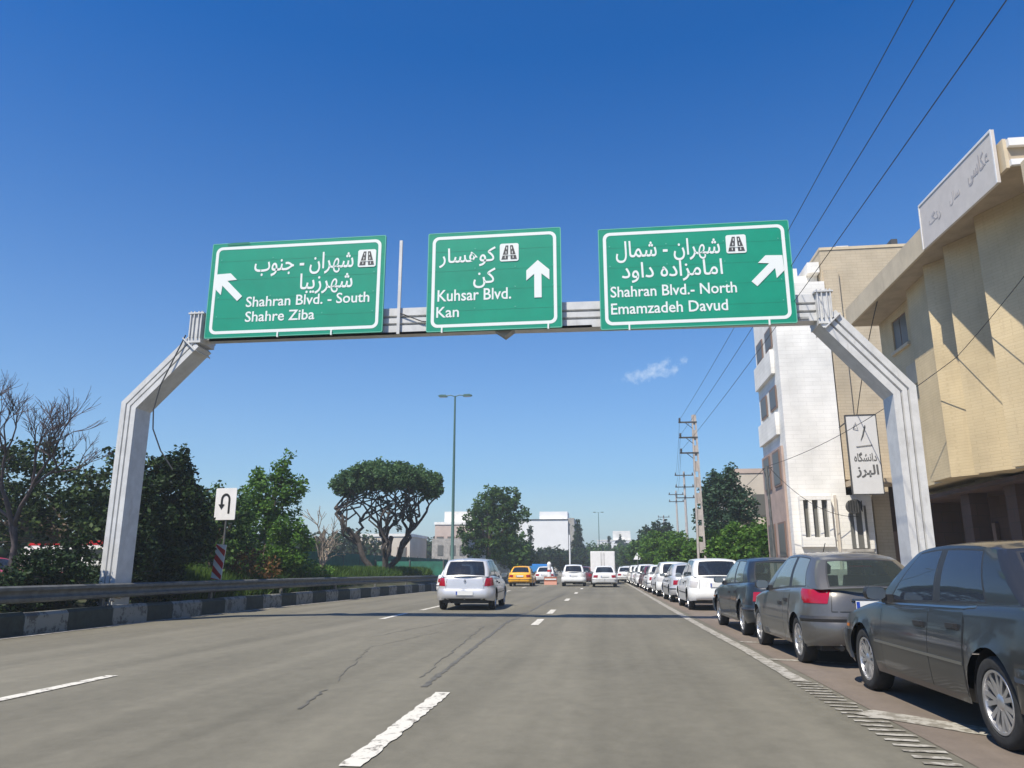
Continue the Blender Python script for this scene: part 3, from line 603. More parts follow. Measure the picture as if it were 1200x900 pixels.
# left side, near to far
t, tips = bare_tree('bare_tree', 'tall bare leafless tree with fine purple-brown twigs at the left edge', -15.7, 19.0, .25, 7.0, .78, 'twig', .11, 6, None, (.05, 0), 21, 3)
tree('evergreen_tree', 'dark spreading evergreen below the bare tree, left of the gantry leg', 'tree', -15.0, 20.5, .25, 4.6,
     [(-17.4, 21, 3.3, 1.7, 1.3, 1.3), (-15.6, 20.6, 3.1, 1.5, 1.2, 1.2), (-14.0, 20.0, 3.2, 1.2, 1.0, .9), (-13.3, 19.6, 4.0, .7, .7, .45), (-16.8, 20.5, 4.4, 1.2, 1, .6), (-13.1, 19.0, 2.6, .8, .8, .7)], 'leaf_mix', 46, 44, .30, .08, .17, 18, drop=.25)
tree('olive_shrub', 'yellow-green shrub lit by the sun just left of the gantry leg base', 'shrub', -13.6, 20.5, .3, 2.2, [(-13.3, 20.3, 1.9, .55, .6, .5), (-13.8, 20.6, 1.6, .7, .6, .5)], 'leaf_bright', 24, 34, .26, .08, .04, 6)
tree('dense_bush', 'large very dark dense bush standing against the left gantry leg', 'bush', -12.3, 19.6, .3, 4.3,
     [(-12.3, 19.4, 1.7, 1.1, 1.3, 1.5), (-11.75, 18.4, 1.5, .55, .8, 1.3), (-12.1, 20.2, 3.2, .75, .75, .95), (-12.9, 19.9, 2.6, .7, .8, .9), (-11.75, 20.6, 2.2, .6, .8, .9), (-12.05, 20.2, 4.1, .25, .3, .65), (-12.6, 20.2, 3.8, .2, .3, .5), (-12.9, 20.6, 1.5, .9, .9, 1.3)], 'leaf_dark', 110, 64, .28, .075, .10, 12, drop=.04, hollow=.35)
tree('tall_hedge_bush', 'green bush with upright shoots behind the U-turn sign', 'bush', -12.9, 23.8, .3, 3.7,
     [(-13.1, 24.2, 1.7, .9, 1.0, 1.4), (-13.4, 24.4, 2.9, .9, .9, .9), (-12.6, 24.8, 2.6, .7, .8, 1.0), (-14.2, 23.8, 2.5, .9, .9, 1.0), (-13.2, 24.8, 3.5, .35, .4, .6), (-14.0, 24.6, 3.4, .3, .4, .6), (-12.6, 25.4, 3.3, .3, .4, .55)], 'leaf_mid', 70, 50, .30, .08, .08, 10, drop=.08, hollow=.4)
tree('feathery_cypress_tree', 'tall bushy green cypress-like tree with pointed top right of the U-turn sign', 'tree', -13.1, 28.4, .3, 5.5,
     [(-13.2, 28.4, 2.0, 1.5, 1.3, 1.7), (-12.9, 28.4, 3.7, 1.15, 1.0, 1.2), (-12.5, 28.4, 4.9, .45, .5, .8), (-13.5, 28.4, 4.5, .4, .4, .8), (-12.0, 28.5, 4.3, .35, .4, .7), (-11.9, 28.2, 2.2, .8, 1.0, 1.3)], 'leaf_bright', 62, 50, .28, .08, .12, 12, drop=.08, hollow=.4)
tree('rusty_shrub', 'low shrub with rust-brown foliage right of the striped hazard marker', 'shrub', -12.2, 25.4, .3, 1.6, [(-12.0, 25.2, 1.25, .9, .8, .55), (-12.7, 25.8, 1.4, .7, .6, .6)], 'leaf_rust', 40, 40, .26, .07, .03, 8)
tree('leafy_shrub', 'low bright green shrub between the cypress-like tree and the guardrail', 'shrub', -11.9, 29.2, .3, 1.4, [(-11.9, 29.0, 1.2, .8, 1.2, .7), (-11.9, 31.2, .9, .6, 1.0, .5)], 'leaf_bright', 40, 40, .26, .07, .03, 8)
bare_tree('bare_tree', 'small pale bare tree left of the umbrella-shaped tree', -12.9, 34.0, .3, 4.3, .75, 'bark_pale', .09, 4, None, (0, 0), 5, 3)
rng = np.random.default_rng(5)
# umbrella-shaped tree: twisted limbs carry a flat crown
t = thing('umbrella_tree', 'pruned umbrella-shaped tree with twisted bare limbs and a flat dense crown', 'tree', (-12.6, 42.0, .25))
bt = MB(); tops = []
crown_e = [(0.4, 0, 6.25, 2.2, 2.0, .66), (-1.5, 0, 5.85, 1.4, 1.4, .5), (2.1, 0, 5.8, 1.3, 1.4, .55), (.4, -1.2, 5.85, 2.2, 1.2, .65), (2.9, 0, 5.25, .7, .9, .38), (-2.2, 0, 5.4, .7, .9, .38)]
rs = random.Random(4)
for k_, (ax, ay) in enumerate(((-.75, .1), (.35, -.2), (.75, .25))):
    p0 = Vector((ax * .35 + .1, ay, .3)); p1 = Vector((ax * 1.5 + (.3 if k_ else -.2), ay * 2, 2.7)); m1 = limb(bt, p0, p1, .20, .13, 6, .10, 7)
    for j in range(4):
        p2 = p1 + Vector((rs.uniform(-1.2, 1.2) + (k_ - 1) * .5, rs.uniform(-.8, .8), rs.uniform(1.0, 1.7))); m2 = limb(bt, m1[rs.choice((3, 4, 6))], p2, .10, .07, 5, .22, 6)
        for l in range(4):
            e = crown_e[rs.randrange(6)]; p3 = Vector((e[0] + rs.uniform(-.7, .7) * e[3], e[1] + rs.uniform(-.7, .7) * e[4], e[2])); p3 = p2.lerp(p3, .75 if l else 1); p3.z = max(p3.z, 4.9)
            limb(bt, m2[rs.choice((3, 5))], p3, .055, .03, 5, .25, 5)
bt.build('trunk', 'bark_dark', t, smooth=60)
c = clumps(crown_e, 80, .4, .0); leaves('crown', c, 64, .30, .10, 'leaf_umbrella', t)
b_low = clumps([(0.6, 0, 5.1, 2.1, 1.2, .6), (-1.6, 0, 5.0, 1.0, .9, .4), (1.2, 0, 3.7, 1.0, .6, .9), (.4, 0, 4.2, .8, .6, .6)], 20, .2, .3); leaves('inner_foliage', b_low, 36, .2, .09, 'leaf_blue', t)

tree('broadleaf_tree', 'round green broadleaf tree behind the street lamp', 'tree', -9.8, 66, .2, 8.2,
     [(-9.9, 66, 4.2, 2.6, 2.2, 2.6), (-9.3, 66, 7.0, 2.0, 1.8, 1.5), (-8.4, 66, 6.0, 1.6, 1.6, 2.0), (-11.3, 66, 3.6, 1.5, 1.4, 2.0), (-10.9, 66, 5.6, 1.3, 1.3, 1.4)], 'leaf_mid', 30, 34, .36, .15, .26, 18, drop=.22, hollow=.35)
trees_l = [(-9.3, 76, 5.5, 1.6, 'leaf_mid', 'tree with pale trunk just right of the broadleaf tree behind the lamp'), (-9.9, 92, 4.2, 1.6, 'leaf_dark', 'dark tree beyond the yellow taxi'),
           (-12.6, 104, 6.0, 2.0, 'leaf_dark', 'dark spreading tree left of the white building'), (-5.6, 128, 4.6, 2.6, 'leaf_dark', 'dark broad tree under the white building'),
           (-1.5, 150, 6.2, 3.4, 'leaf_mid', 'green tree beyond the white sedan in the centre lane'), (-8.5, 118, 4.6, 2.6, 'leaf_dark', 'low dark tree at the foot of the white building')]
for (x, y, h, r_, lm, lab) in trees_l:
    tree('roadside_tree', lab, 'tree', x, y, 0, h, [(x, y, h * .62, r_, r_, h * .36), (x + r_ * .5, y, h * .5, r_ * .6, r_ * .6, h * .3), (x - r_ * .5, y, h * .55, r_ * .6, r_ * .6, h * .28)], lm, 16, 26, .6, .24, .14, 6, 'bark_pale', 'trees along the road ahead', drop=.1, hollow=.4)
for (x, y, h, r_, lab) in ((-10.6, 108, 7.2, .75, 'slim dark columnar cypress left of the white building'), (-4.9, 132, 9.6, 2.0, 'tall pointed conifer right of the white building'), (0.6, 190, 9.5, 1.2, 'narrow dark conifer before the far white block'), (3.6, 205, 11, 1.1, 'narrow dark cypress right of the far white block')):
    e = [(x, y, h * (.12 + .8 * i / 7), r_ * (1.02 - i / 8.2), r_ * (1.02 - i / 8.2), h * .10) for i in range(8)]
    tree('conifer_tree', lab, 'tree', x, y, 0, h, e, 'leaf_dark', 30, 24, .4, .20, .12, 5, 'bark', 'conifers ahead', drop=.05, hollow=.3, fork=.85)
# right side
tree('pine_tree', 'tall grey-green pine behind the leafy trees right of the concrete pole', 'tree', 7.0, 49, .1, 7.6,
     [(7.3, 49, 4.4, 1.7, 1.4, 1.9), (7.0, 49, 5.9, 1.0, 1.0, 1.1), (7.5, 49, 6.6, .8, .8, .8), (8.4, 49, 5.0, 1.0, 1.0, 1.1), (6.2, 49, 4.2, .8, .8, 1.0)], 'leaf_blue', 46, 44, .42, .12, .16, 12, drop=.2)
R_T = [(6.2, 38.5, 3.5, [(6.2, 38.5, 2.3, 1.0, 1.0, 1.0), (5.6, 38.2, 1.9, .8, .8, .8), (7.0, 38.5, 2.7, .7, .8, .6)], 'leafy bright green tree right beside the concrete pole'),
       (5.2, 43, 3.0, [(5.0, 43, 1.9, .9, .9, 1.0), (5.8, 43.5, 2.4, .9, .9, .9)], 'bright green bush at the foot of the concrete pole'),
       (7.3, 36.0, 3.2, [(7.2, 36, 2.6, .65, .7, .6), (6.9, 36, 1.9, .6, .7, .6)], 'small green tree in front of the slim service pole'),
       (4.9, 54, 3.6, [(4.9, 54, 2.3, 1.2, 1.2, 1.3), (4.0, 54, 1.9, .8, .8, .9)], 'green tree just left of the concrete pole'),
       (4.2, 66, 4.2, [(4.2, 66, 2.7, 1.5, 1.5, 1.6), (5.2, 66, 3.0, 1.2, 1.2, 1.4)], 'green roadside tree left of the concrete pole, second from it')]
for x, y, h, e, lab in R_T: tree('street_tree', lab, 'tree', x, y, .1, h, e, 'leaf_bright', 52, 44, .34, .12, .08, 9, 'bark', 'leafy street trees along the right pavement', drop=.08, hollow=.45)
for i, (x, y, h, r_, lm, lab) in enumerate([(4.4, 84, 5.0, 2.2, 'leaf_mid', 'mid green tree beyond the parked white cars'), (6.5, 100, 7.5, 2.4, 'leaf_dark', 'taller dark tree beside the more distant utility poles'),
        (4.6, 118, 5.5, 2.8, 'leaf_mid', 'green tree beyond the box truck on the right'), (2.6, 150, 6.0, 3.0, 'leaf_mid', 'distant green tree in the middle of the view past the truck'), (8.5, 150, 7.0, 3.4, 'leaf_mid', 'distant broad green tree on the right pavement')]):
    tree('roadside_tree', lab, 'tree', x, y, 0, h, [(x, y, h * .6, r_, r_, h * .36), (x + r_ * .5, y, h * .45, r_ * .6, r_ * .6, h * .3), (x - r_ * .5, y, h * .5, r_ * .6, r_ * .6, h * .3)], lm, 16, 26, .55, .24, .14, 6, 'bark', 'trees along the road ahead', drop=.1, hollow=.4)
# far wood closing the view: one mass
e = [(x, 240 + random.uniform(-15, 25), random.uniform(2, 4.5), random.uniform(5, 8), 6, random.uniform(2.5, 5.0)) for x in range(-150, 60, 6)]
o = leaves('far_wood', clumps(e, 5, .5, .05), 22, 1.8, .8, 'leaf_dark', None, kind='stuff')
e = [(-31 + random.uniform(-4, 2), y, random.uniform(1.5, 3.2), 3, 5, random.uniform(1.6, 3)) for y in range(20, 200, 7)]
leaves('far_shrubbery', clumps(e, 10, .5, .05), 22, 1.0, .35, 'leaf_dark', None, kind='stuff')
tree('dense_bush', 'dark bush in front of the left gantry leg base, behind the rail', 'bush', -11.5, 15.7, .3, 1.4, [(-11.42, 15.6, 1.0, .34, .75, .62), (-11.75, 16.1, 1.5, .32, .4, .5), (-11.9, 15.0, 1.1, .5, .7, .6)], 'leaf_dark', 110, 56, .17, .055, .03, 8, drop=.08, hollow=.3)
tree('dense_bush', 'dark bush behind and right of the left gantry leg, below the hanging cable', 'bush', -11.9, 18.2, .3, 3.2, [(-11.75, 18.2, 1.5, .55, .6, 1.3), (-11.9, 18.5, 2.9, .4, .5, .6), (-12.2, 18.6, 2.1, .6, .6, 1.0)], 'leaf_dark', 110, 60, .24, .065, .06, 10, drop=.05, hollow=.3)
tree('undergrowth_shrub', 'small dark weed clump between the rail and the left gantry leg base', 'shrub', -11.2, 16.25, .3, .5, [(-11.2, 16.2, .52, .16, .5, .28)], 'leaf_dark', 130, 46, .12, .05, .015, 4, drop=.0, hollow=.2)
for (x, y, lab) in ((-11.55, 14.6, 'dark low undergrowth behind the rail left of the gantry leg'), (-11.5, 12.2, 'dark low undergrowth behind the rail at the left edge'), (-11.45, 18.4, 'dark low undergrowth at the foot of the dense bush right of the gantry leg')):
    tree('undergrowth_shrub', lab, 'shrub', x, y, .3, .6, [(x, y, .62, .32, 1.25, .36), (x - .4, y, .85, .4, 1.2, .45)], 'leaf_dark', 90, 46, .18, .06, .02, 5, group='undergrowth behind the guardrail', drop=.05, hollow=.3)
# grass and low hedge on the median
def blades(name, n, xr, yr, z, h, m, dens=None):
    x = rng.uniform(*xr, n); y = yr[0] + (yr[1] - yr[0]) * rng.random(n) ** 1.5; hh = h * (.5 + rng.random(n)); an = rng.random(n) * 6.28; lean = rng.normal(size=(n, 2)) * h * .35
    dxk = x - np.where(y < 25, -10.86, -10.86 + np.minimum((y - 25) * .045, 1.6)); z = np.interp(-dxk, [.2, .7, 1.3, 2.0, 3.2, 4.5, 6.3], [.34, .42, .80, .98, .95, .6, .28]) - .05
    wv = .018 + y * .0004; V = np.empty((n, 3, 3)); V[:, 0] = np.stack([x - np.cos(an) * wv, y - np.sin(an) * wv, z], 1); V[:, 1] = np.stack([x + np.cos(an) * wv, y + np.sin(an) * wv, z], 1)
    V[:, 2] = np.stack([x + lean[:, 0], y + lean[:, 1], z + hh], 1)
    me = bpy.data.meshes.new(name); me.vertices.add(3 * n); me.vertices.foreach_set('co', V.ravel()); me.loops.add(3 * n); me.loops.foreach_set('vertex_index', np.arange(3 * n))
    me.polygons.add(n); me.polygons.foreach_set('loop_start', np.arange(n) * 3); me.polygons.foreach_set('loop_total', np.full(n, 3)); me.materials.append(M[m]); me.update(calc_edges=True)
    o = bpy.data.objects.new(name, me); COL.objects.link(o); o['kind'] = 'stuff'; return o
blades('grass', 70000, (-14.5, -11.3), (20, 62), .33, .34, 'grass')
for i, (x, y) in enumerate(((-12.2, 10.5), (-12.2, 12.8), (-12.2, 15.1), (-12.6, 17.6))):
    tree('low_hedge', ('clipped dark hedge section nearest the left edge of the frame', 'clipped dark hedge section behind the guardrail, second from the left', 'clipped dark hedge section below the red-trimmed van', 'clipped dark hedge section touching the dense bush')[i], 'hedge', x, y, .3, .8, [(x, y, .70, .6, 1.3, .52), (x, y, .55, .5, 1.3, .45)], 'leaf_dark', 90, 50, .2, .06, .03, 6, group='low hedge on the median', drop=.02, hollow=.4)

# ------------------------------------------------------------------ right: beige building with saw-tooth panels
t = thing('beige_building', 'beige brick building with folded vertical panels under a deep projecting eave, dark shops below', 'building', (8.0, 14.7, .14))
bx, by, bz = 8.0, 14.7, .14
def LB(b, x0, x1, y0, y1, z0, z1, mi=0): b.box(x0 - bx, x1 - bx, y0 - by, y1 - by, z0 - bz, z1 - bz, mi)
def part(name, m, *a, parent=None, loc=None):
    b = MB(); LB(b, *a); return b.build(name, m, parent or t)
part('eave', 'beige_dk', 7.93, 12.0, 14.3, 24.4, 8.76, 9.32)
part('fascia', 'beige_plain', 7.86, 7.928, 14.3, 24.4, 8.72, 9.34)
b = MB(); LB(b, 7.92, 12, 14.20, 14.297, 9.14, 9.30); LB(b, 7.92, 12, 14.22, 14.297, 8.74, 8.86); b.build('eave_trim', 'white', t)
ys = [14.75, 16.55, 18.15, 19.35]
e_prev = None
for i in range(3):                     # each panel runs from its outer far edge in to its deep near edge
    yo, yi = ys[i + 1], ys[i]; xo, xi = 8.24, 9.10
    b = MB(); q = [(xo - bx, yo - by), (xi - bx, yi - by), (xi + .5 - bx, yi - by), (xi + .5 - bx, yo - by)]
    zb = 3.22 + .06 * i
    b.prism([(x, y, zb - bz) for x, y in q][::-1], (0, 0, 8.757 - zb)); b.build('facade_panel', 'beige', t)
part('facade_panel', 'beige', 8.50, 9.4, 19.36, 21.2, 3.42, 8.757)
b = MB(); LB(b, 8.80, 9.6, 21.21, 24.3, 3.42, 7.55); LB(b, 8.80, 9.6, 21.21, 22.2, 7.55, 8.757); LB(b, 8.80, 9.6, 23.3, 24.3, 7.55, 8.757); LB(b, 8.80, 9.6, 22.2, 23.3, 8.50, 8.757); b.build('wall', 'beige', t)
f = part('window', 'bronze', 8.84, 8.92, 22.2, 23.3, 7.55, 8.50)
b = MB(); LB(b, 8.83, 8.838, 22.26, 22.72, 7.6, 8.45); b.build('pane', 'winglass', f)
b = MB(); LB(b, 8.83, 8.838, 22.78, 23.24, 7.6, 8.45); b.build('pane', 'winglass', f)
b = MB(); LB(b, 8.72, 8.798, 22.1, 23.4, 7.46, 7.55); b.build('sill', 'beige_plain', f)
b = MB(); LB(b, 8.785, 8.799, 21.8, 22.6, 6.3, 6.9); b.build('louvre', 'beige_plain', t)
part('wall', 'beige_plain', 8.05, 8.62, 12.4, 14.18, 3.2, 8.74)                                # the pier that ends the folded front
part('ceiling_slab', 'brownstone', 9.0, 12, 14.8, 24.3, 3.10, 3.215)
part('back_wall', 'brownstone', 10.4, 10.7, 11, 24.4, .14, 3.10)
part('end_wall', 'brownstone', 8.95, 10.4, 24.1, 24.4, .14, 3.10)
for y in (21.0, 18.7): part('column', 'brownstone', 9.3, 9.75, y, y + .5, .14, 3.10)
f = part('shopfront', 'shopglass', 10.25, 10.39, 16.9, 18.6, .3, 2.9)
b = MB()
for y in (16.9, 17.75, 18.56): LB(b, 10.19, 10.249, y, y + .06, .3, 2.9)
LB(b, 10.2, 10.247, 16.9, 18.6, 2.2, 2.26); b.build('frame', 'bronze', f)
f = part('shopfront', 'shopglass', 10.25, 10.39, 13.0, 16.6, .3, 2.95)
b = MB()
for y in (13.0, 14.5, 16.0, 16.55): LB(b, 10.19, 10.249, y, y + .06, .3, 2.9)
b.build('frame', 'bronze', f)
part('door', 'bronze', 10.3, 10.39, 22.0, 23.0, .14, 2.4)
part('shop_poster', 'cream', 10.17, 10.185, 17.9, 18.45, 1.2, 2.5)
part('notice', 'white', 10.16, 10.18, 18.72, 18.95, 1.5, 1.75)
part('shop_counter', 'bronze', 9.9, 10.15, 17.0, 17.7, .14, 1.3)
# upper block behind (roof level) and the body of the building
part('roof_slab', 'beige_plain', 9.62, 22, 12.5, 24.3, 3.3, 8.74)
# roof sign
t2 = thing('roof_sign', 'large pale sign board with faded grey lettering standing on the eave', 'sign', (7.80, 14.45, 8.50))
t2.rotation_euler = (R(2.2), 0, 0)
b = MB(); b.box(-.06, 0, 0, 3.55, 0, 1.12); b.build('board', 'signpale', t2) if 'signpale' in M else None
M['signpale'] = mat('pale_sign', (0.60, 0.55, 0.50), 0.6, var=0.05)
if not t2.children: b.build('board', 'signpale', t2)
M['fadetext'] = mat('faded_text', (0.40, 0.37, 0.36), 0.6)
M['fadetext2'] = mat('faded_text_pale', (0.46, 0.43, 0.41), 0.6)
b = MB(); b.box(-.075, -.061, 0, 3.55, 1.08, 1.13); b.box(-.075, -.061, -.01, .03, 0, 1.08); b.box(-.075, -.061, 3.52, 3.56, 0, 1.08); b.build('edge_trim', 'white', t2)
fr = lambda p: (-.066 + (p[1] + .006) * .5, p[0], p[2])
def fl(s, a, bb, z0, z1, m):          # board faces -X and reads from its far end to its near end
    o = lettering(s, a, bb, z0, z1, 0, m, t2, True, .02, 'lettering'); me = o.data
    for v in me.vertices: x, y, z = v.co; v.co = (-.062 + y * .5, 3.55 - x, z)
fl('عکاسی', 2.45, 3.35, .42, .88, 'fadetext'); fl('سال', 1.55, 2.05, .40, .68, 'fadetext2'); fl('رنگ', .45, 1.1, .36, .66, 'fadetext2')
# frame of an old rooftop sign and a yellow gable
t = thing('yellow_rooftop_gable', 'yellow gabled rooftop cladding at the right edge above the pale sign board', 'roof structure', (9.45, 17.6, 9.3))
b = MB(); b.prism([(0, 0, 0), (2.4, 0, 0), (2.4, 0, 3.1), (.95, 0, 1.9)], (0, 1.2, 0)); b.build('cladding', 'yellow', t)
b = MB(); b.prism([(.0, -.03, .1), (.95, -.03, 1.94), (2.4, -.03, 3.14), (2.4, -.03, 3.25), (.9, -.03, 2.05), (-.1, -.03, .1)], (0, .1, 0)); b.build('verge_board', 'cream', t)
b = MB(); b.tube([(.25, -.05, .1), (1.1, -.05, 1.95)], .035, 6); b.build('seam', 'bronze', t)
t = thing('utility_crossarm_pole', 'dark utility pole crossarms with insulators above the yellow gable at the right edge', 'utility pole', (9.45, 14.6, 9.2))
b = MB(); b.tube([(1.2, 0, -.6), (1.2, 0, 3.0)], .06, 8); b.build('pole', 'pole', t)
for z in (1.35, 2.05):
    b = MB(); b.tube([(0.0, 0, z - .12), (1.25, 0, z + .12)], .022, 6); b.tube([(.5, 0, z), (.95, 0, z - .4)], .016, 5); b.build('crossarm', 'dkgrey', t)
    for x in (.35, .8):
        b = MB(); b.lathe([(-.02, .02), (.0, .05), (.04, .03), (.07, .05), (.11, .03), (.14, .01)], 8, 'Z', (x, 0, z)); b.build('insulator', 'dkgrey', t)

# taller beige building beyond, white building beyond that
t = thing('tall_beige_building', 'taller plain beige building rising behind the folded facade, blank wall facing the road', 'building', (9.0, 30.3, 0))
def part0(name, m, x0, x1, y0, y1, z0, z1, parent=None):
    b = MB(); o = t.location; b.box(x0 - o.x, x1 - o.x, y0 - o.y, y1 - o.y, z0 - o.z, z1 - o.z); return b.build(name, m, parent or t)
b = MB(); b.box(0, 7.5, 0, 14, 4.35, 13.9); b.build('wall', 'beige_far', t)
part0('parapet', 'beige_plain', 8.98, 16.55, 30.27, 44.35, 13.9, 14.02)
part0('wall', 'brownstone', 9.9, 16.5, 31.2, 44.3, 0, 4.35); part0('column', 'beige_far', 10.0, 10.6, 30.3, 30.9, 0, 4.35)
part0('wall_shade_pier', 'beige_far', 9.05, 9.6, 30.15, 30.3, 4.5, 13.0)
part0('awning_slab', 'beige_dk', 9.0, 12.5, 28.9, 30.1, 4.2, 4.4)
part0('door', 'bronze', 10.62, 11.6, 31.1, 31.195, 0, 2.6)
for (x, z, w_, h_) in ((10.05, 14.02, .5, .55), (11.6, 14.02, .35, .35), (12.3, 14.02, .25, .75), (12.8, 14.02, .35, .4)):
    tag(box('rooftop_unit', x, x + w_, 31.5, 32.3, z, z + h_, 'whitewall' if w_ > .3 else 'dkgrey'), {10.05: 'wide white box unit at the left on the tall beige roof', 11.6: 'small white unit on the tall beige roof, second from its left corner', 12.3: 'thin dark flue on the tall beige roof', 12.8: 'small white unit right of the dark flue on the beige roof'}[x], 'rooftop unit')
t = thing('white_building', 'white stone building with a blank sunlit gable wall and narrow bronze window strips', 'building', (6.95, 30.0, 0))
part0('wall', 'whitewall', 6.95, 8.97, 30.0, 34.3, 0, 12.45)
part0('wall', 'whitewall', 7.75, 8.95, 30.8, 34, 12.45, 13.0); part0('wall', 'whitewall', 8.5, 8.96, 30.4, 34, 13.0, 13.45)
part0('parapet', 'whitewall', 6.92, 7.35, 29.96, 34.35, 12.45, 12.7)
part0('ground_floor_wall', 'whitewall', 8.97, 9.85, 30.0, 34, 0, 3.9)
part0('balcony_block', 'whitewall', 6.80, 6.945, 30.8, 34.2, 8.9, 9.9); part0('balcony_block', 'whitewall', 6.80, 6.945, 30.8, 34.2, 6.4, 7.3); part0('side_wall', 'pinkstone', 6.86, 6.945, 30.5, 34.28, 0, 5.9)
for z0, z1 in ((10.0, 10.9), (7.5, 8.4), (4.4, 5.8), (1.6, 3.0)):
    for y in (30.75, 32.6):
        x_ = 6.89 if z0 > 6.3 else 6.81
        f = part0('window', 'bronze', x_, x_ + .04, y, y + 1.2, z0, z1)
        b = MB(); o = t.location
        b.box(x_ - .01 - o.x, x_ - .002 - o.x, y + .08 - o.y, y + 1.12 - o.y, z0 + .08, z1 - .08); b.build('pane', 'winglass', f)
# bay window on the ground floor and window beside it
part0('bay_frame', 'whitewall', 7.2, 8.35, 29.75, 29.995, 2.0, 2.35); part0('bay_frame', 'whitewall', 7.2, 8.35, 29.75, 29.995, 3.72, 3.86)
for x in (7.2, 7.52, 7.86, 8.2): part0('bay_mullion', 'whitewall', x, x + .13, 29.76, 29.99, 2.35, 3.72)
for x in (7.33, 7.65, 7.99): part0('window', 'winglass', x, x + .21, 29.93, 29.985, 2.35, 3.72)
f = part0('window', 'winglass', 9.0, 9.6, 29.93, 29.985, 1.95, 3.5)
part0('window_frame', 'whitewall', 9.13, 9.2, 29.88, 29.925, 1.95, 3.5, None); part0('window_frame', 'whitewall', 9.42, 9.50, 29.88, 29.925, 1.95, 3.5); part0('sill', 'concrete', 8.55, 9.75, 29.8, 29.99, 1.82, 1.92); part0('plinth', 'concrete', 6.9, 9.9, 29.86, 29.99, 0, 1.2)
part0('drain_pipe', 'cream', 8.5, 8.58, 29.9, 29.99, 1.2, 3.9)
for (x, z, w_, h_, lab) in ((7.45, 12.7, .35, .5, 'white box unit on the front edge of the white roof'), (7.9, 13.0, .3, .4, 'low white water tank on the white roof')): tag(box('rooftop_unit', x, x + w_, 30.9, 31.6, z, z + h_, 'whitewall'), lab, 'rooftop unit')
# wall mounted air cooler
t3 = thing('air_cooler', 'dark round-fronted air cooler under the hanging white banner', 'air conditioner', (9.0, 29.5, 3.2))
b = MB(); b.lathe([(0, .02), (0, .26), (.3, .26), (.3, .02)], 16, 'Y', (.1, 0, .25)); b.build('casing', 'dkgrey', t3, smooth=40)
b = MB()
for a in range(6): b.box(-.14 + a * .09, -.11 + a * .09, -.02, 0, .05, .45)
b.build('grille', 'black', t3)
# hanging university banner
t = thing('university_banner', 'tall white banner sign lettered in grey Persian, hanging out from the beige wall', 'sign', (8.50, 27.6, 3.72), R(-4))
M['bannerw'] = mat('banner_white', (0.60, 0.60, 0.60), 0.6, var=0.03)
b = MB(); b.box(0, .98, 0, .08, 0, 2.75); b.build('panel', 'bannerw', t)
b = MB(); b.box(-.03, 0, -.02, .1, -.03, 2.78); b.box(.98, 1.01, -.02, .1, -.03, 2.78); b.box(0, .98, -.02, .1, 2.75, 2.78); b.box(0, .98, -.02, .1, -.03, 0); b.build('frame', 'dkgrey', t)
M['greytext'] = mat('grey_text', (0.10, 0.10, 0.10), 0.6)
lettering('دانشگاه', .14, .88, 1.12, 1.45, 0, 'greytext', t, True); lettering('البرز', .16, .90, .55, 1.0, 0, 'greytext', t, True, .03)
b = MB(); b.tube([(.60, -.02, 2.38), (.50, -.02, 2.05), (.42, -.02, 1.86)], [.022, .018, .006], 6); b.tube([(.2, -.03, 2.3), (.3, -.03, 2.5), (.36, -.03, 2.25), (.2, -.03, 2.3)], .010, 5); b.tube([(.25, -.02, 1.64), (.78, -.02, 1.69)], .010, 5); b.build('emblem', 'galv', t)
b = MB(); b.tube([(.1, .1, 2.6), (.1, 1.5, 2.6)], .025, 6); b.tube([(.9, .1, 2.6), (.9, 2.6, 2.6)], .025, 6); b.build('bracket', 'dkgrey', t)
# lower pink building past the trees
t = thing('low_cream_building', 'lower cream rendered building between the trees and the white building', 'building', (8.6, 52, 0))
part0('wall', 'cream', 8.6, 22, 52, 70, 0, 7.4); part0('parapet', 'pinkbldg', 8.55, 22.1, 51.95, 70.1, 7.4, 7.7)
for y in (53.5, 56.5): part0('window', 'winglass', 8.55, 8.595, y, y + 1.4, 4.8, 6.2)
for x in (9.6, 11.8): part0('window', 'winglass', x, x + 1.1, 51.95, 51.995, 4.6, 6.0)
part0('door', 'bronze', 12.5, 13.6, 51.93, 51.99, 0, 2.3)

# ------------------------------------------------------------------ buildings on the left and ahead
def bldg(name, label, x0, x1, y0, y1, h, m, rows, cols, win=(1.2, 1.3), z0=1.4, step=3.0, roofbits=()):
    global t
    t = thing(name, label, 'building', (x0, y0, 0)); part0('wall', m, x0, x1, y0, y1, 0, h); part0('parapet', 'whitewall', x0 - .1, x1 + .1, y0 - .1, y1 + .1, h, h + .35)
    for r in range(rows):
        for c in range(cols):
            xx = x0 + (c + .5) * (x1 - x0) / cols - win[0] / 2; f = part0('window', 'bronze', xx, xx + win[0], y0 - .06, y0 - .003, z0 + r * step, z0 + r * step + win[1])
            b = MB(); b.box(xx + .08 - x0, xx + win[0] - .08 - x0, -.10, -.065, z0 + r * step + .08, z0 + r * step + win[1] - .08); b.build('pane', 'winglass', f)
    for (xa, xb, ha) in roofbits: part0('roof_room', 'whitewall', xa, xb, y0 + 1, y0 + 5, h + .35, h + .35 + ha)
    return t
bldg('pale_villa', 'low pale building seen through the limbs of the umbrella tree', -32.5, -24.5, 95, 104, 5.2, 'cream', 1, 4, z0=2.6)
bldg('pink_apartment_block', 'pinkish apartment block between the umbrella tree and the street lamp', -23.6, -17.5, 105, 117, 7.2, 'pinkbldg', 2, 4, (1.0, 1.2), 1.5, 2.9, ((-22.5, -18.6, 1.5),))
t = thing('grey_house', 'grey low house in front of the pink apartment block', 'building', (-21.0, 92, 0)); part0('wall', 'concrete', -21, -16.6, 92, 98, 0, 4.8)
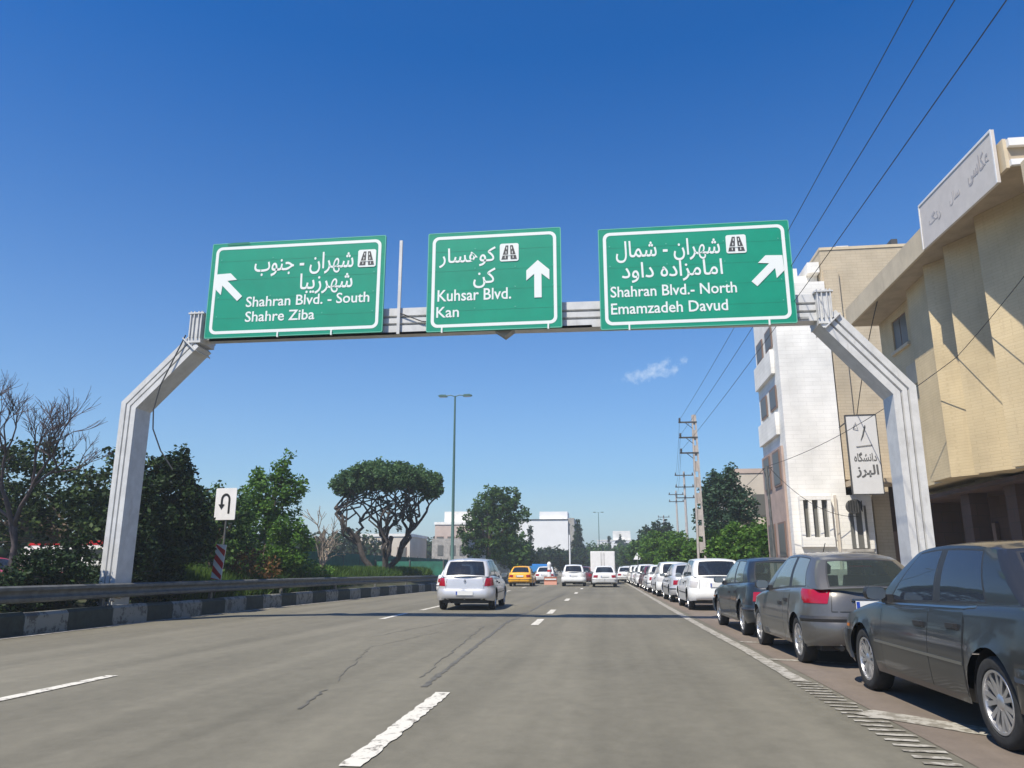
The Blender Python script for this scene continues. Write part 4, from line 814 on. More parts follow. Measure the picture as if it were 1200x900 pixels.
for x in (-20.3, -18.8, -17.6): part0('window', 'winglass', x, x + .7, 91.95, 91.995, 2.8, 4.0)
t = thing('white_hall', 'large blank white hall with a lower grey plinth rising over the trees ahead', 'building', (-18.0, 150, 0))
part0('wall', 'whiteplain', -17.6, -7.4, 150, 170, 4.6, 10.6); part0('plinth', 'concrete', -17.4, -7.5, 150.2, 170, 0, 4.6); part0('roof_room', 'whiteplain', -13.0, -7.5, 151, 158, 10.6, 12.2); part0('side_wall', 'concrete', -7.38, -6.2, 150.5, 170, 0, 10.9)
part0('penthouse_window', 'winglass', -12.8, -10.2, 150.1, 150.19, 3.1, 4.1); part0('parapet', 'dkgrey', -17.7, -7.3, 149.9, 150.0, 10.5, 10.7)
bldg('far_white_block', 'distant white block beyond the truck, left of the dark cypresses', -3.0, 8.2, 250, 262, 10.0, 'whiteplain', 2, 5, (1.2, 1.3), 3.5, 3.2, ((2.0, 7.6, 2.8),))
bldg('far_cream_block', 'distant low cream block right of the far white block', 13, 26, 270, 280, 8.0, 'cream', 2, 6, (1.2, 1.3), 2.5, 3.0)
# green net fence beyond the grass
t = thing('green_net_fence', 'long low fence of green netting along the far side of the median', 'fence', (-15.3, 38, .28)); 
for i in range(12):
    y0 = 38 + i * 3.0; part0('net_panel', 'net_green', -15.32, -15.28, y0, y0 + 2.94, .5, 2.1); part0('post', 'galv', -15.34, -15.26, y0 + 2.95, y0 + 2.99, .28, 2.2)
t = thing('green_net_fence', 'short green net panel facing the road beside the umbrella tree trunks', 'fence', (-15.2, 50, .28)); part0('net_panel', 'net_green', -15.2, -10.6, 50, 50.05, .4, 1.7)
for x in (-15.2, -12.9, -10.65): part0('post', 'galv', x, x + .06, 49.93, 49.995, .28, 1.8)

# ------------------------------------------------------------------ lamp posts, poles and wires
def lamp(x, y, h, label, z0=.2):
    t = thing('street_lamp', label, 'street lamp', (x, y, z0), 0, 'twin-headed street lamps')
    b = MB(); b.lathe([(0, .17), (.5, .16), (.55, .12), (h * .5, .095), (h, .06)], 12, 'Z'); b.build('post', 'lamp_green', t, smooth=60)
    b = MB(); b.tube([(-.75, 0, h + .02), (-.3, 0, h + .06), (0, 0, h - .05), (.3, 0, h + .06), (.75, 0, h + .02)], .035, 6); b.build('bracket', 'lamp_green', t)
    for s_ in (-1, 1):
        b = MB(); q = [(.55, -.02), (.65, .09), (1.05, .10), (1.22, .03), (1.15, -.04), (.6, -.06)]
        b.prism([(s_ * x_, -.13, h + z_) for x_, z_ in (q if s_ > 0 else q[::-1])], (0, .26, 0)); hd = b.build('lamp_head', 'lamp_green', t)
        b = MB(); b.box(min(s_ * .68, s_ * 1.12), max(s_ * .68, s_ * 1.12), -.1, .1, h - .075, h - .055); b.build('lens', 'lamp_clear', hd)
    return t
lamp(-10.35, 51.5, 12.9, 'tall green twin-headed street lamp rising behind the silver hatchback')
lamp(-1.7, 175, 13.5, 'far thin street lamp on the skyline left of the far white block')
t = thing('sign_post', 'thin pale post standing before the right corner of the white hall', 'post', (-4.75, 100, 0))
b = MB(); b.tube([(0, 0, 0), (0, 0, 5.5)], .10, 8); b.build('post', 'white', t); b = MB(); b.lathe([(0, .2), (.3, .2), (.35, .1)], 8, 'Z'); b.build('base', 'concrete', t)
def hpole(name, label, x, y, h, arms, w0=.42, w1=.24, side=-1, armlen=.85, grp='concrete utility poles on the right'):
    t = thing(name, label, 'utility pole', (x, y, .1), 0, grp); b = MB()
    for s_ in (-1, 1):
        b.add([(s_ * w0 / 2 - .05, -.1, 0), (s_ * w0 / 2 + .05, -.1, 0), (s_ * w0 / 2 + .05, .1, 0), (s_ * w0 / 2 - .05, .1, 0), (s_ * w1 / 2 - .04, -.07, h), (s_ * w1 / 2 + .04, -.07, h), (s_ * w1 / 2 + .04, .07, h), (s_ * w1 / 2 - .04, .07, h)],
              [(0, 3, 2, 1), (4, 5, 6, 7), (0, 1, 5, 4), (1, 2, 6, 5), (2, 3, 7, 6), (3, 0, 4, 7)])
    z = .5
    b.build('pole', 'pole', t)
    while z < h: 
        ww = w0 + (w1 - w0) * z / h; b = MB(); b.box(-ww / 2 + .04, ww / 2 - .04, -.03, .03, z - .28, z + .28) ; b.build('web', 'pole', t); z += .86
    for z in arms:
        b = MB(); b.box(min(side * armlen, .15), max(side * armlen, .15), -.09, -.03, z - .04, z + .04); b.tube([(side * armlen * .6, -.06, z), (side * .1, -.06, z - .35)], .02, 5); a = b.build('crossarm', 'dkgrey', t)
        b = MB(); b.lathe([(.04, .02), (.06, .07), (.10, .04), (.14, .075), (.18, .04), (.21, .06), (.26, .02)], 10, 'Z', (side * (armlen - .07), -.06, z)); b.build('insulator', 'dkgrey', a)
    return t
hpole('concrete_pole', 'near tall concrete ladder-type utility pole with three arms pointing left', 4.95, 42.0, 9.35, (8.95, 8.10, 7.25), .40, .16)
# mirrored arms reach x = 4.15
for (x, y, h, ar, lab) in ((8.1, 80, 11.0, (10.6, 9.4, 8.3), 'second utility pole with three crossarms behind the near concrete pole'), (9.0, 100, 11.0, (10.5, 9.6), 'third utility pole with two crossarms beside the dark tree'), (9.5, 130, 9.9, (9.6, 8.6), 'far utility pole with two crossarms on the skyline')):
    t = thing('utility_pole', lab, 'utility pole', (x, y, 0), 0, 'utility poles on the right'); b = MB(); b.lathe([(0, .16), (h, .10)], 8, 'Z'); b.build('pole', 'pole', t)
    for z in ar:
        b = MB(); b.box(-.95, .95, -.16, -.11, z - .05, z + .05); a = b.build('crossarm', 'dkgrey', t)
        for xx in (-.85, 0, .85):
            b = MB(); b.lathe([(.05, .03), (.1, .09), (.2, .05), (.3, .02)], 8, 'Z', (xx, -.13, z)); b.build('insulator', 'dkgrey', a)
def wire(p, q, sag, label, r=.014, n=24, grp=None, name='overhead_wire'):
    p, q = Vector(p), Vector(q); pts = [p.lerp(q, i / n) + Vector((0, 0, -4 * sag * (i / n) * (1 - i / n))) for i in range(n + 1)]
    b = MB(); b.tube(pts, r, 5); return tag(b.build(name, 'wire'), label, 'wire', grp)
G_ = 'three overhead power wires from the concrete pole'
for i, (z, zz, lab) in enumerate(((9.2, 8.7, 'highest and leftmost of the three overhead power wires crossing the sky'), (8.35, 7.85, 'middle one of the three overhead power wires crossing the sky'), (7.5, 7.03, 'lowest and rightmost of the three overhead power wires crossing the sky'))):
    wire((4.17, 41.94, z), (4.42, -8, zz + .30), .42, lab, .0075, 40, G_)
for i, z in enumerate((9.2, 8.35, 7.5)): wire((4.17, 41.94, z), (7.25 + .0, 79.87, (10.75, 9.55, 8.45)[i]), .5, ('upper thin wire between the concrete pole and the next pole', 'middle thin wire between the concrete pole and the next pole', 'lower thin wire between the concrete pole and the next pole')[i], .009, 20, 'wires to the next pole')
t = thing('service_pole', 'slim pale service pole with a small bracket in front of the white building', 'utility pole', (5.9, 28.5, .1))
b = MB(); b.tube([(0, 0, 0), (-.06, 0, 4.75)], .05, 8); b.build('pole', 'galv', t)
b = MB(); b.tube([(-.2, 0, 4.65), (.15, 0, 4.70)], .022, 6); b.tube([(-.17, 0, 4.65), (-.06, 0, 4.2)], .013, 5); b.tube([(.12, 0, 4.65), (-.06, 0, 4.2)], .013, 5); b.build('bracket', 'dkgrey', t)
wire((5.9, 28.5, 4.85), (8.22, 18.2, 6.0), .30, 'service cable sagging from the slim pole across the banner to the beige building', .009)
wire((8.22, 18.2, 6.0), (8.0, 13.5, 6.9), .05, 'service cable climbing along the beige folded facade to the right edge', .008)
wire((5.9, 28.5, 4.85), (9.3, 29.9, 3.1), .5, 'thin cable drooping from the slim pole to the ground floor of the white building', .010)
wire((5.8, 28.5, 4.8), (6.4, 45, 4.6), .1, 'short cable running from the slim pole down to the pine', .010)
wire((8.9, 27.6, 6.5), (8.0, 22, 8.75), -.2, 'loose cable hanging from the eave of the beige building to the banner', .014)

# ------------------------------------------------------------------ cars
def interp(tab, x):
    if x <= tab[0][0]: return tab[0][1]
    for (a, va), (b_, vb) in zip(tab, tab[1:]):
        if x <= b_:
            t_ = (x - a) / (b_ - a); return va + (vb - va) * t_
    return tab[-1][1]
def smooth_tab(tab):                       # Catmull-Rom resample for soft profiles
    out = []; n = len(tab)
    for i in range(n - 1):
        p0, p1, p2, p3 = tab[max(i - 1, 0)], tab[i], tab[i + 1], tab[min(i + 2, n - 1)]
        for k in range(5):
            u = k / 5; m1 = (p2[1] - p0[1]) / max(1e-6, p2[0] - p0[0]); m2 = (p3[1] - p1[1]) / max(1e-6, p3[0] - p1[0]); h = p2[0] - p1[0]
            y = (2 * u**3 - 3 * u**2 + 1) * p1[1] + (u**3 - 2 * u**2 + u) * h * m1 + (-2 * u**3 + 3 * u**2) * p2[1] + (u**3 - u**2) * h * m2
            out.append((p1[0] + h * u, y))
    out.append(tab[-1]); return out

def wheel(parent, x, y, Rw, side, spokes=7, style='alloy', wd=.19):
    b = MB(); h = wd / 2; r_in = Rw * .70
    b.lathe([(-h * .7, r_in), (-h * .95, r_in + .01), (-h, Rw * .84), (-h * .93, Rw * .95), (-h * .7, Rw * .99), (0, Rw), (h * .7, Rw * .99), (h * .93, Rw * .95), (h, Rw * .84), (h * .95, r_in + .01), (h * .7, r_in), (-h * .7, r_in)], 36, 'X')
    o = b.build('wheel', 'tyre', parent, smooth=50); o.location = (x, y, Rw)
    s = side; b = MB()                                    # rim, outer face towards side*+X
    b.lathe([(s * h * .8, r_in + .004), (s * h * .92, r_in - .003), (s * h * .9, r_in - .02), (s * h * .2, r_in - .035), (-s * h * .7, r_in - .03)], 36, 'X')
    hub = s * h * .72
    b.lathe([(hub + s * .012, .0001), (hub + s * .012, .035), (hub, .055), (hub - s * .03, .06)], 16, 'X')
    if style == 'alloy':
        for k in range(spokes):
            for dd in (-.1, .1):
                a = 2 * math.pi * k / spokes + dd; a2 = 2 * math.pi * k / spokes + dd * 2.0; wd_ = .017
                vs = []
                for (rr, aa, xo, ww) in ((.045, a, hub, wd_ * .8), (r_in - .018, a2, s * h * .80, wd_)):
                    c_, s_ = math.cos(aa), math.sin(aa)
                    for sg in (-1, 1):
                        for dx in (0, -s * .022): vs.append((xo + dx, rr * c_ - sg * ww * s_, rr * s_ + sg * ww * c_))
                b.add(vs, [(0, 1, 3, 2), (4, 6, 7, 5), (0, 4, 5, 1), (2, 3, 7, 6), (0, 2, 6, 4), (1, 5, 7, 3)])
        b.build('rim', 'alloy', o, smooth=35)
        b = MB(); b.lathe([(s * h * .05, .0001), (s * h * .05, r_in - .05)], 20, 'X'); b.lathe([(s * h * .3, .0001), (s * h * .3, r_in * .62), (s * h * .1, r_in * .62)], 20, 'X'); b.build('brake_disc', 'dkgrey', o)
    else:
        b.lathe([(hub, .05), (s * h * .62, r_in * .55), (s * h * .78, r_in * .8), (s * h * .7, r_in - .01)], 28, 'X')
        b.build('rim', 'alloy' if style == 'steel' else 'galv', o, smooth=35)
        b = MB()
        for k in range(8):
            a = 2 * math.pi * k / 8; c_, s_ = math.cos(a), math.sin(a); r0_ = r_in * .72
            b.lathe([(s * h * .80, .0001), (s * h * .80, .022)], 8, 'X', (0, r0_ * c_, r0_ * s_))
        b.build('rim_hole', 'black', o)
    return o

class Car:
    """one shell wrapped round the lower body, a cabin with real window openings on top"""
    def __init__(s, sp):
        s.sp = sp; L, Wd = sp['L'], sp['W']; s.hw = Wd / 2; s.belt = smooth_tab(sp['belt']); s.yr = -L / 2; s.yf = L / 2
        s.ya_r, s.ya_f = sp['axles']; s.Ra = sp['Rw'] + .055; s.zsill = sp.get('sill', .22)
        s.wprof = sp.get('wprof', [(.18, -.07), (.24, -.03), (.36, -.012), (.52, 0), (.64, -.008), (.80, -.035), (1.0, -.075)])
        s.rprof = smooth_tab(sp['rear']); s.fprof = smooth_tab(sp['front'])
        # nominal columns along the right half
        m_c = 5; ysd = set()
        n = 30
        for i in range(n + 1): ysd.add(round(s.yr + L * i / n, 3))
        for ya in (s.ya_r, s.ya_f):
            for k in range(17):
                a = math.pi * k / 16; ysd.add(round(ya + s.Ra * math.cos(a), 3))
        ysd = sorted(y for y in ysd)
        ysd = [y for i, y in enumerate(ysd) if i == 0 or y - ysd[i - 1] > .008]
        s.cols = [('R', s.hw * k / m_c) for k in range(m_c)] + [('S', y) for y in ysd] + [('F', s.hw * (m_c - 1 - k) / m_c) for k in range(m_c)]
        s.mc = m_c; s.lv_abs = [s.zsill, .27, .34, .42, .50, .58, .64]; s.lv_fr = [.2, .45, .7, .86, .96, 1.0]
        s.nl = len(s.lv_abs) + len(s.lv_fr); s.G = [[s.pt(c, j) for j in range(s.nl)] for c in s.cols]
    def zlow(s, y, side):
        z = s.zsill
        if side:
            for ya in (s.ya_r, s.ya_f):
                d = abs(y - ya)
                if d < s.Ra: z = max(z, s.sp['Rw'] + math.sqrt(max(0, s.Ra**2 - d * d)) * 1.0)
        e = min(y - s.yr, s.yf - y); z = max(z, s.zsill + max(0, .5 - e) * .14)
        return z
    def pt(s, c, j):
        kind, v = c; rx_, ry_ = s.sp.get('rc', (.42, .30)); hw = s.hw; L = s.yf - s.yr
        if kind == 'S':
            y, x = v, hw; e = min(y - s.yr, s.yf - y); sg = -1 if y - s.yr < s.yf - y else 1
            if e < rx_:
                th = R(45) * (1 - e / rx_); x = hw - ry_ + ry_ * math.cos(th); yy_ = L / 2 - rx_ + rx_ * math.sin(th); y = sg * yy_
        else:
            sg = -1 if kind == 'R' else 1; x = v; y = sg * L / 2
            if hw - x < ry_:
                th = R(45) + R(45) * (1 - (hw - (hw - x)) / hw) if False else R(90) - R(45) * max(0, (x - (hw - ry_)) / ry_)
                x = hw - ry_ + ry_ * math.cos(th); y = sg * (L / 2 - rx_ + rx_ * math.sin(th))
        zb = interp(s.belt, y); side = (kind == 'S')
        zc = .64
        if j < len(s.lv_abs): z = min(s.lv_abs[j], zb - .05)
        else: z = zc + (zb + s.sp.get('crown', .025) * (1 - (x / hw)**2) * s.lv_fr[j - len(s.lv_abs)] - zc) * s.lv_fr[j - len(s.lv_abs)]
        z = max(z, s.zlow(y, side))
        wo = interp(s.wprof, z)
        if j == s.nl - 1: wo -= .045
        elif j == s.nl - 2: wo -= .014
        x = x * (1 + wo / hw) if x > 0 else 0
        ends = s.rprof if y < 0 else s.fprof; io = interp(ends, z); 
        if j == s.nl - 1: io += .04
        elif j == s.nl - 2: io += .012
        fall = max(0, 1 - (min(y - s.yr, s.yf - y)) / 1.0)
        y = y + (io * fall if y < 0 else -io * fall)
        # flared arches
        if side:
            for ya in (s.ya_r, s.ya_f):
                d = math.hypot(v - ya, z - s.sp['Rw'])
                if d < s.Ra + .07: x += .012 * (1 - abs(d - s.Ra) / .07) if d > s.Ra - .001 else .012
        return Vector((x, y, z))
    def ucol(s, kind, v):                   # fractional column index
        cs = s.cols; idx = [i for i, c in enumerate(cs) if c[0] == kind]
        vals = [cs[i][1] for i in idx]; inc = vals[-1] > vals[0]
        for a, b_ in zip(idx, idx[1:]):
            va, vb = cs[a][1], cs[b_][1]
            if (va <= v <= vb) or (vb <= v <= va): return a + (v - va) / (vb - va)
        if kind == 'R' and v > vals[-1]: return idx[-1] + (v - vals[-1]) / (s.hw - vals[-1])
        return idx[0] if abs(v - vals[0]) < abs(v - vals[-1]) else idx[-1]
    def P(s, u, z, side=1):
        i = max(0, min(len(s.cols) - 2, int(u))); f = u - i
        def at(i):
            g = s.G[i]
            if z <= g[0].z: return g[0]
            for a, b_ in zip(g, g[1:]):
                if b_.z > a.z and z <= b_.z: return a.lerp(b_, (z - a.z) / (b_.z - a.z))
            return g[-1]
        p = at(i).lerp(at(i + 1), f); return Vector((p.x * side, p.y, p.z))
    def N(s, u, z, side=1):
        a = s.P(u - .35, z, side); b_ = s.P(u + .35, z, side); c = s.P(u, z - .02, side); d = s.P(u, z + .02, side)
        n = (b_ - a).cross(d - c); n = n.normalized() if n.length > 1e-9 else Vector((side, 0, 0))
        mid = s.P(u, z, side) - Vector((0, 0, .5)); 
        if n.dot(Vector((mid.x, mid.y * .3, 0))) < 0: n.negate()
        return n
    def patch(s, name, m, quad, off, parent, side=1, nu=8, nv=3, th=None, both=False, smooth=40, base=None):
        """quad: four (u,z) corners: low-start, low-end, high-end, high-start"""
        b = MB()
        for sd in ((1, -1) if both else (side,)):
            A, B_, C_, D = quad; vs = []; th_ = off + .01 if th is None else th
            for k in (0, 1):
                for iv in range(nv + 1):
                    for iu in range(nu + 1):
                        a, c = iu / nu, iv / nv
                        u = (A[0] * (1 - a) + B_[0] * a) * (1 - c) + (D[0] * (1 - a) + C_[0] * a) * c; z = (A[1] * (1 - a) + B_[1] * a) * (1 - c) + (D[1] * (1 - a) + C_[1] * a) * c
                        edge = iu in (0, nu) or iv in (0, nv)
                        p = s.P(u, z, sd); n = s.N(u, z, sd); vs.append(p + n * ((off * (.55 if edge and off > .012 else 1)) if k == 0 else off - th_))
            w_ = nu + 1; m_ = (nu + 1) * (nv + 1); fs = []
            for iv in range(nv):
                for iu in range(nu):
                    q = iv * w_ + iu; fs += [(q, q + 1, q + w_ + 1, q + w_)]
            ring = [i for i in range(w_)] + [iv * w_ + nu for iv in range(1, nv + 1)] + [nv * w_ + i for i in range(nu - 1, -1, -1)] + [iv * w_ for iv in range(nv - 1, 0, -1)]
            for a, c in zip(ring, ring[1:] + ring[:1]): fs.append((a, a + m_, c + m_, c))
            b.add(vs, fs)
        return b.build(name, m, parent, smooth=smooth, merge=True)

def make_car(name, label, loc, rz, sp, pm, group=None, detail=2):
    c = Car(sp); t = thing(name, label, 'car', loc, rz, group); hw = c.hw
    # ---- lower shell
    b = MB(); n = len(c.cols); nl = c.nl
    loop = [(i, 1) for i in range(n)] + [(i, -1) for i in range(n - 2, 0, -1)]
    loop = [(0, 1)] + [(i, 1) for i in range(1, n)] + [(n - 1 - k, -1) for k in range(0, n - 1)]
    # last front column may not be at x=0: columns R0 is x=0, F last is x=0
    vs = [];
    for i, sd in loop:
        for j in range(nl): p = c.G[i][j]; vs.append((p.x * sd, p.y, p.z))
    N_ = len(loop); fs = []
    for k in range(N_):
        k2 = (k + 1) % N_
        for j in range(nl - 1): fs.append((k * nl + j, k2 * nl + j, k2 * nl + j + 1, k * nl + j + 1))
    b.add(vs, fs, 0)
    # deck: rows across
    mc = c.mc; cab0, cab1 = sp['cabin'][0][0], sp['cabin'][-1][0]
    rows = []
    r0 = [c.G[i][nl - 1] for i in range(mc)]          # x from 0 to near corner on the rear
    rear_row = [Vector((-p.x, p.y, p.z)) for p in r0[:0:-1]] + list(r0)
    side_idx = [i for i in range(n) if c.cols[i][0] == 'S']
    first = c.G[side_idx[0]][nl - 1]; rows.append([Vector((-first.x, first.y, first.z))] + rear_row + [first])
    nx = len(rows[0]) - 1
    for i in side_idx[1:-1]:
        e = c.G[i][nl - 1]; row = []
        for k in range(nx + 1):
            fx = -1 + 2 * k / nx; row.append(Vector((e.x * fx, e.y, e.z + sp.get('crown', .025) * (1 - fx * fx))))
        rows.append(row)
    last = c.G[side_idx[-1]][nl - 1]; f0 = [c.G[i][nl - 1] for i in range(n - 1, side_idx[-1], -1)]
    rows.append([Vector((-last.x, last.y, last.z))] + [Vector((-p.x, p.y, p.z)) for p in f0[:0:-1]] + list(f0) + [last])
    o = len(b.v); vv = [p for r in rows for p in r]; fs = []; ms = []
    for r in range(len(rows) - 1):
        yc = (rows[r][nx // 2].y + rows[r + 1][nx // 2].y) / 2; inside = cab0 + .12 < yc < cab1 - .12
        for k in range(nx): b.v_ = 0; (fs if not inside else ms).append((r * (nx + 1) + k, r * (nx + 1) + k + 1, (r + 1) * (nx + 1) + k + 1, (r + 1) * (nx + 1) + k))
    o = len(b.v); b.v += [tuple(p) for p in vv]; b.f += [tuple(q + o for q in f) for f in fs]; b.m += [0] * len(fs); b.f += [tuple(q + o for q in f) for f in ms]; b.m += [1] * len(ms)
    # underbody and wheel wells
    b.box(-hw * .80, hw * .80, c.yr + .25, c.yf - .25, .20, .30, 1)
    for ya in (c.ya_r, c.ya_f):
        for sd in (1, -1):
            vs = []; k_ = 13
            for xx in (hw - .045, hw - .34):
                for k in range(k_): a = -.15 + (math.pi + .3) * k / (k_ - 1); vs.append((sd * xx, ya + (c.Ra + .004) * math.cos(a), sp['Rw'] + (c.Ra + .004) * math.sin(a)))
            b.add(vs, [(k, k + 1, k_ + k + 1, k_ + k) for k in range(k_ - 1)] + [tuple(range(k_, 2 * k_))], 1)
    body = b.build('body', [pm, 'plastic'], t, smooth=42, merge=True)
    # ---- cabin
    cb = sp['cabin']; hr = sp['roof_hw']; hb = lambda y: c.P(c.ucol('S', y), 5.0).x - .012
    zr = smooth_tab(sp['roof'])
    side_l = []                      # (base y, top y, kind of the interval that follows)
    for (yb, yt, kd) in cb: side_l.append((yb, yt, kd))
    QS = [0, .05, .11, .5, .90, .95, 1.0]
    def sidept(yb, yt, q, sd):
        zb = interp(c.belt, yb) - .012; zt = interp(zr, yt); x = (hb(yb) * (1 - q) + hr * q + .03 * math.sin(math.pi * q)) ; return Vector((sd * x, yb + (yt - yb) * q, zb + (zt - zb) * q))
    m_w = 4; fr_ = [k / m_w for k in range(-m_w, m_w + 1)]
    def endpt(end, fx, q):
        yb, yt, _ = cb[0] if end == 'r' else cb[-1]; sg = -1 if end == 'r' else 1; ins = .05
        yb_, yt_ = yb + sg * ins, yt + sg * ins; p = sidept(yb, yt, q, 1); xw = p.x - .045
        bow = (sp['bow'][0 if end == 'r' else 1]) * (1 - fx * fx); zb = interp(c.belt, yb_) - .012 + sp.get('crown', .025) * (1 - fx * fx) * (1 - q)
        zt = interp(zr, yt) + sp.get('rcrown', .03) * (1 - fx * fx) * q; crv = sg * .02 * math.sin(math.pi * q)
        return Vector((xw * fx, yb_ + (yt_ - yb_) * q + sg * bow + crv, (zb if q < 1 else zb) * (1 - q) + zt * q))
    b = MB(); wins = []
    def grid(fn, us, kinds, tagname, sub):
        # us: list of parameter positions, kinds[i] for interval i..i+1
        for i in range(len(us) - 1):
            kd = kinds[i]
            for (q0, q1, mid) in ((QS[0], QS[1], 0), (QS[1], QS[5], 1), (QS[5], QS[6], 0)):
                if kd == 'w' and mid: wins.append((fn, us[i], us[i + 1], q0, q1, tagname)); continue
                nq = 1 if not mid else 6; ns = sub; vs = []
                for a in range(ns + 1):
                    for k in range(nq + 1): vs.append(fn(us[i] + (us[i + 1] - us[i]) * a / ns, q0 + (q1 - q0) * k / nq))
                b.add(vs, [(a * (nq + 1) + k, (a + 1) * (nq + 1) + k, (a + 1) * (nq + 1) + k + 1, a * (nq + 1) + k + 1) for a in range(ns) for k in range(nq)], 2 if kd == 'b' and mid else 0)
    for sd in (1, -1):
        def fs_(u, q, sd=sd):
            i = min(int(u), len(side_l) - 2); f = u - i; A, B_ = side_l[i], side_l[i + 1]
            return sidept(A[0] + (B_[0] - A[0]) * f, A[1] + (B_[1] - A[1]) * f, q, sd)
        grid(fs_, list(range(len(side_l))), [k[2] for k in side_l], 'side_window', 3)
    for end in ('r', 'f'):
        fe = lambda u, q, end=end: endpt(end, u, q)
        g = sp.get('pillar', .10); us = [-1, -1 + g, 1 - g, 1]; grid(fe, us, ['p', 'w', 'p'], 'rear_window' if end == 'r' else 'windscreen', 8)
        for sd in (1, -1):                   # chamfer joining side and end
            A = (lambda q, sd=sd: sidept(cb[0][0] if end == 'r' else cb[-1][0], cb[0][1] if end == 'r' else cb[-1][1], q, sd)); vs = []
            for k in range(9): q = k / 8; p0, p1 = A(q), endpt(end, sd, q); mid_ = (p0 + p1) / 2 + Vector((sd * .008, (-1 if end == 'r' else 1) * .008, 0)); vs += [p0, mid_, p1]
            b.add(vs, [(3 * k + a, 3 * k + a + 1, 3 * k + a + 4, 3 * k + a + 3) for k in range(8) for a in (0, 1)])
    # roof
    rl = [(yb, yt) for yb, yt, _ in side_l]; rows = []; NR = 16
    rs_ = [('e', 'r')] + [('s', i / 12) for i in range(13)] + [('e', 'f')]
    y0, y1 = cb[0][1], cb[-1][1]
    fxs = [k / 8 for k in range(-8, 9)]
    for kd, v in rs_:
        if kd == 'e': rows.append([endpt(v, fx, 1) for fx in fxs])
        else:
            y = y0 + (y1 - y0) * v; p = sidept(0, y, 1, 1); z = interp(zr, y); row = []
            for fx in fxs:
                bw = -(sp['bow'][0] + .05) * (1 - fx * fx) * max(0, 1 - v * 3) + (sp['bow'][1] + .05) * (1 - fx * fx) * max(0, 1 - (1 - v) * 3) if 0 < v < 1 else 0
                row.append(Vector((hr * fx, y + bw * .5 if 0 < v < 1 else y, z + (sp.get('rcrown', .03) + .012 * (0 < v < 1)) * (1 - abs(fx)**2.6))))
            rows.append(row)
    vv = [p for r in rows for p in r]; w_ = len(fxs); b.add(vv, [(r * w_ + k, r * w_ + k + 1, (r + 1) * w_ + k + 1, (r + 1) * w_ + k) for r in range(len(rows) - 1) for k in range(w_ - 1)])
    b.build('cabin', [pm, 'plastic', 'plastic'], t, smooth=50, merge=True)
    # glass with rubber edge
    gl = sp.get('glass', 'glass_dark')
    for fn, u0, u1, q0, q1, nm in wins:
        nu, nq = 10, 8; bu = .035 if 'window' in nm and nm != 'rear_window' else .02; bq = .035
        ul = [0, bu] + [bu + (1 - 2 * bu) * k / nu for k in range(1, nu)] + [1 - bu, 1]; ql = [0, bq] + [bq + (1 - 2 * bq) * k / nq for k in range(1, nq)] + [1 - bq, 1]
        vs = [fn(u0 + (u1 - u0) * a, q0 + (q1 - q0) * q) for a in ul for q in ql]; b = MB(); nq1 = len(ql)
        for a in range(len(ul) - 1):
            for q in range(len(ql) - 1):
                edge = a in (0, len(ul) - 2) or q in (0, len(ql) - 2); f = (a * nq1 + q, (a + 1) * nq1 + q, (a + 1) * nq1 + q + 1, a * nq1 + q + 1)
                b.f.append(f); b.m.append(1 if edge else 0)
        b.v = [tuple(p) for p in vs]; b.build(nm, [gl if nm != 'windscreen' else 'glass_clear', 'plastic'], t, smooth=60)
    # ---- wheels
    for ya, rear in ((c.ya_r, 1), (c.ya_f, 0)):
        for sd in (1, -1): wheel(t, sd * (hw - .115), ya, sp['Rw'], sd, sp.get('spokes', 7), sp.get('rim', 'steel'))
    if detail == 0: return t, c
    # ---- seats seen through the glass
    b = MB(); yfr = sp.get('seat_y', -.05)
    for x in (-.38, .38):
        for yy_ in (yfr, yfr - .95):
            b.add([(x - .22, yy_, .6), (x + .22, yy_, .6), (x + .22, yy_ + .14, .6), (x - .22, yy_ + .14, .6), (x - .18, yy_ - .12, 1.12), (x + .18, yy_ - .12, 1.12), (x + .18, yy_ - .02, 1.12), (x - .18, yy_ - .02, 1.12)], [(0, 3, 2, 1), (4, 5, 6, 7), (0, 1, 5, 4), (1, 2, 6, 5), (2, 3, 7, 6), (3, 0, 4, 7)])
            b.lathe([(1.12, .02), (1.14, .10), (1.24, .115), (1.28, .08), (1.29, .001)], 10, 'Z', (x, yy_ - .08, 0))
    b.build('seats', 'seat', t, smooth=60)
    # ---- doors: thin skins split by seams
    u = c.ucol; seams = sp['doors']; bz = lambda y: interp(c.belt, y)
    for sd in (1, -1):
        for y0, y1 in zip(seams, seams[1:]):
            d = c.patch('door', pm, [(u('S', y0 + .006), c.zsill + .05), (u('S', y1 - .006), c.zsill + .05), (u('S', y1 - .006), bz(y1) - .03), (u('S', y0 + .006), bz(y0) - .03)], .004, t, sd, 14, 8)
            yh = y0 + .16 if True else 0; zh = min(bz(y0), bz(y1)) - sp.get('handle_drop', .14); p = c.P(u('S', yh), zh, sd); 
            hb_ = MB(); hb_.box(-.012, .03, -.075, .075, -.018, .018); hb_.box(.0, .02, -.09, .09, -.03, -.019); h_ = hb_.build('handle', 'plastic' if sp.get('black_trim', 1) else pm, d); h_.location = (p.x - (0 if sd > 0 else .02), p.y, p.z)
        for y0 in seams: c.patch('door_seam', 'black', [(u('S', y0 - .012), c.zsill + .05), (u('S', y0 + .012), c.zsill + .05), (u('S', y0 + .012), bz(y0) - .03), (u('S', y0 - .012), bz(y0) - .03)], .002, t, sd, 1, 8, .01)
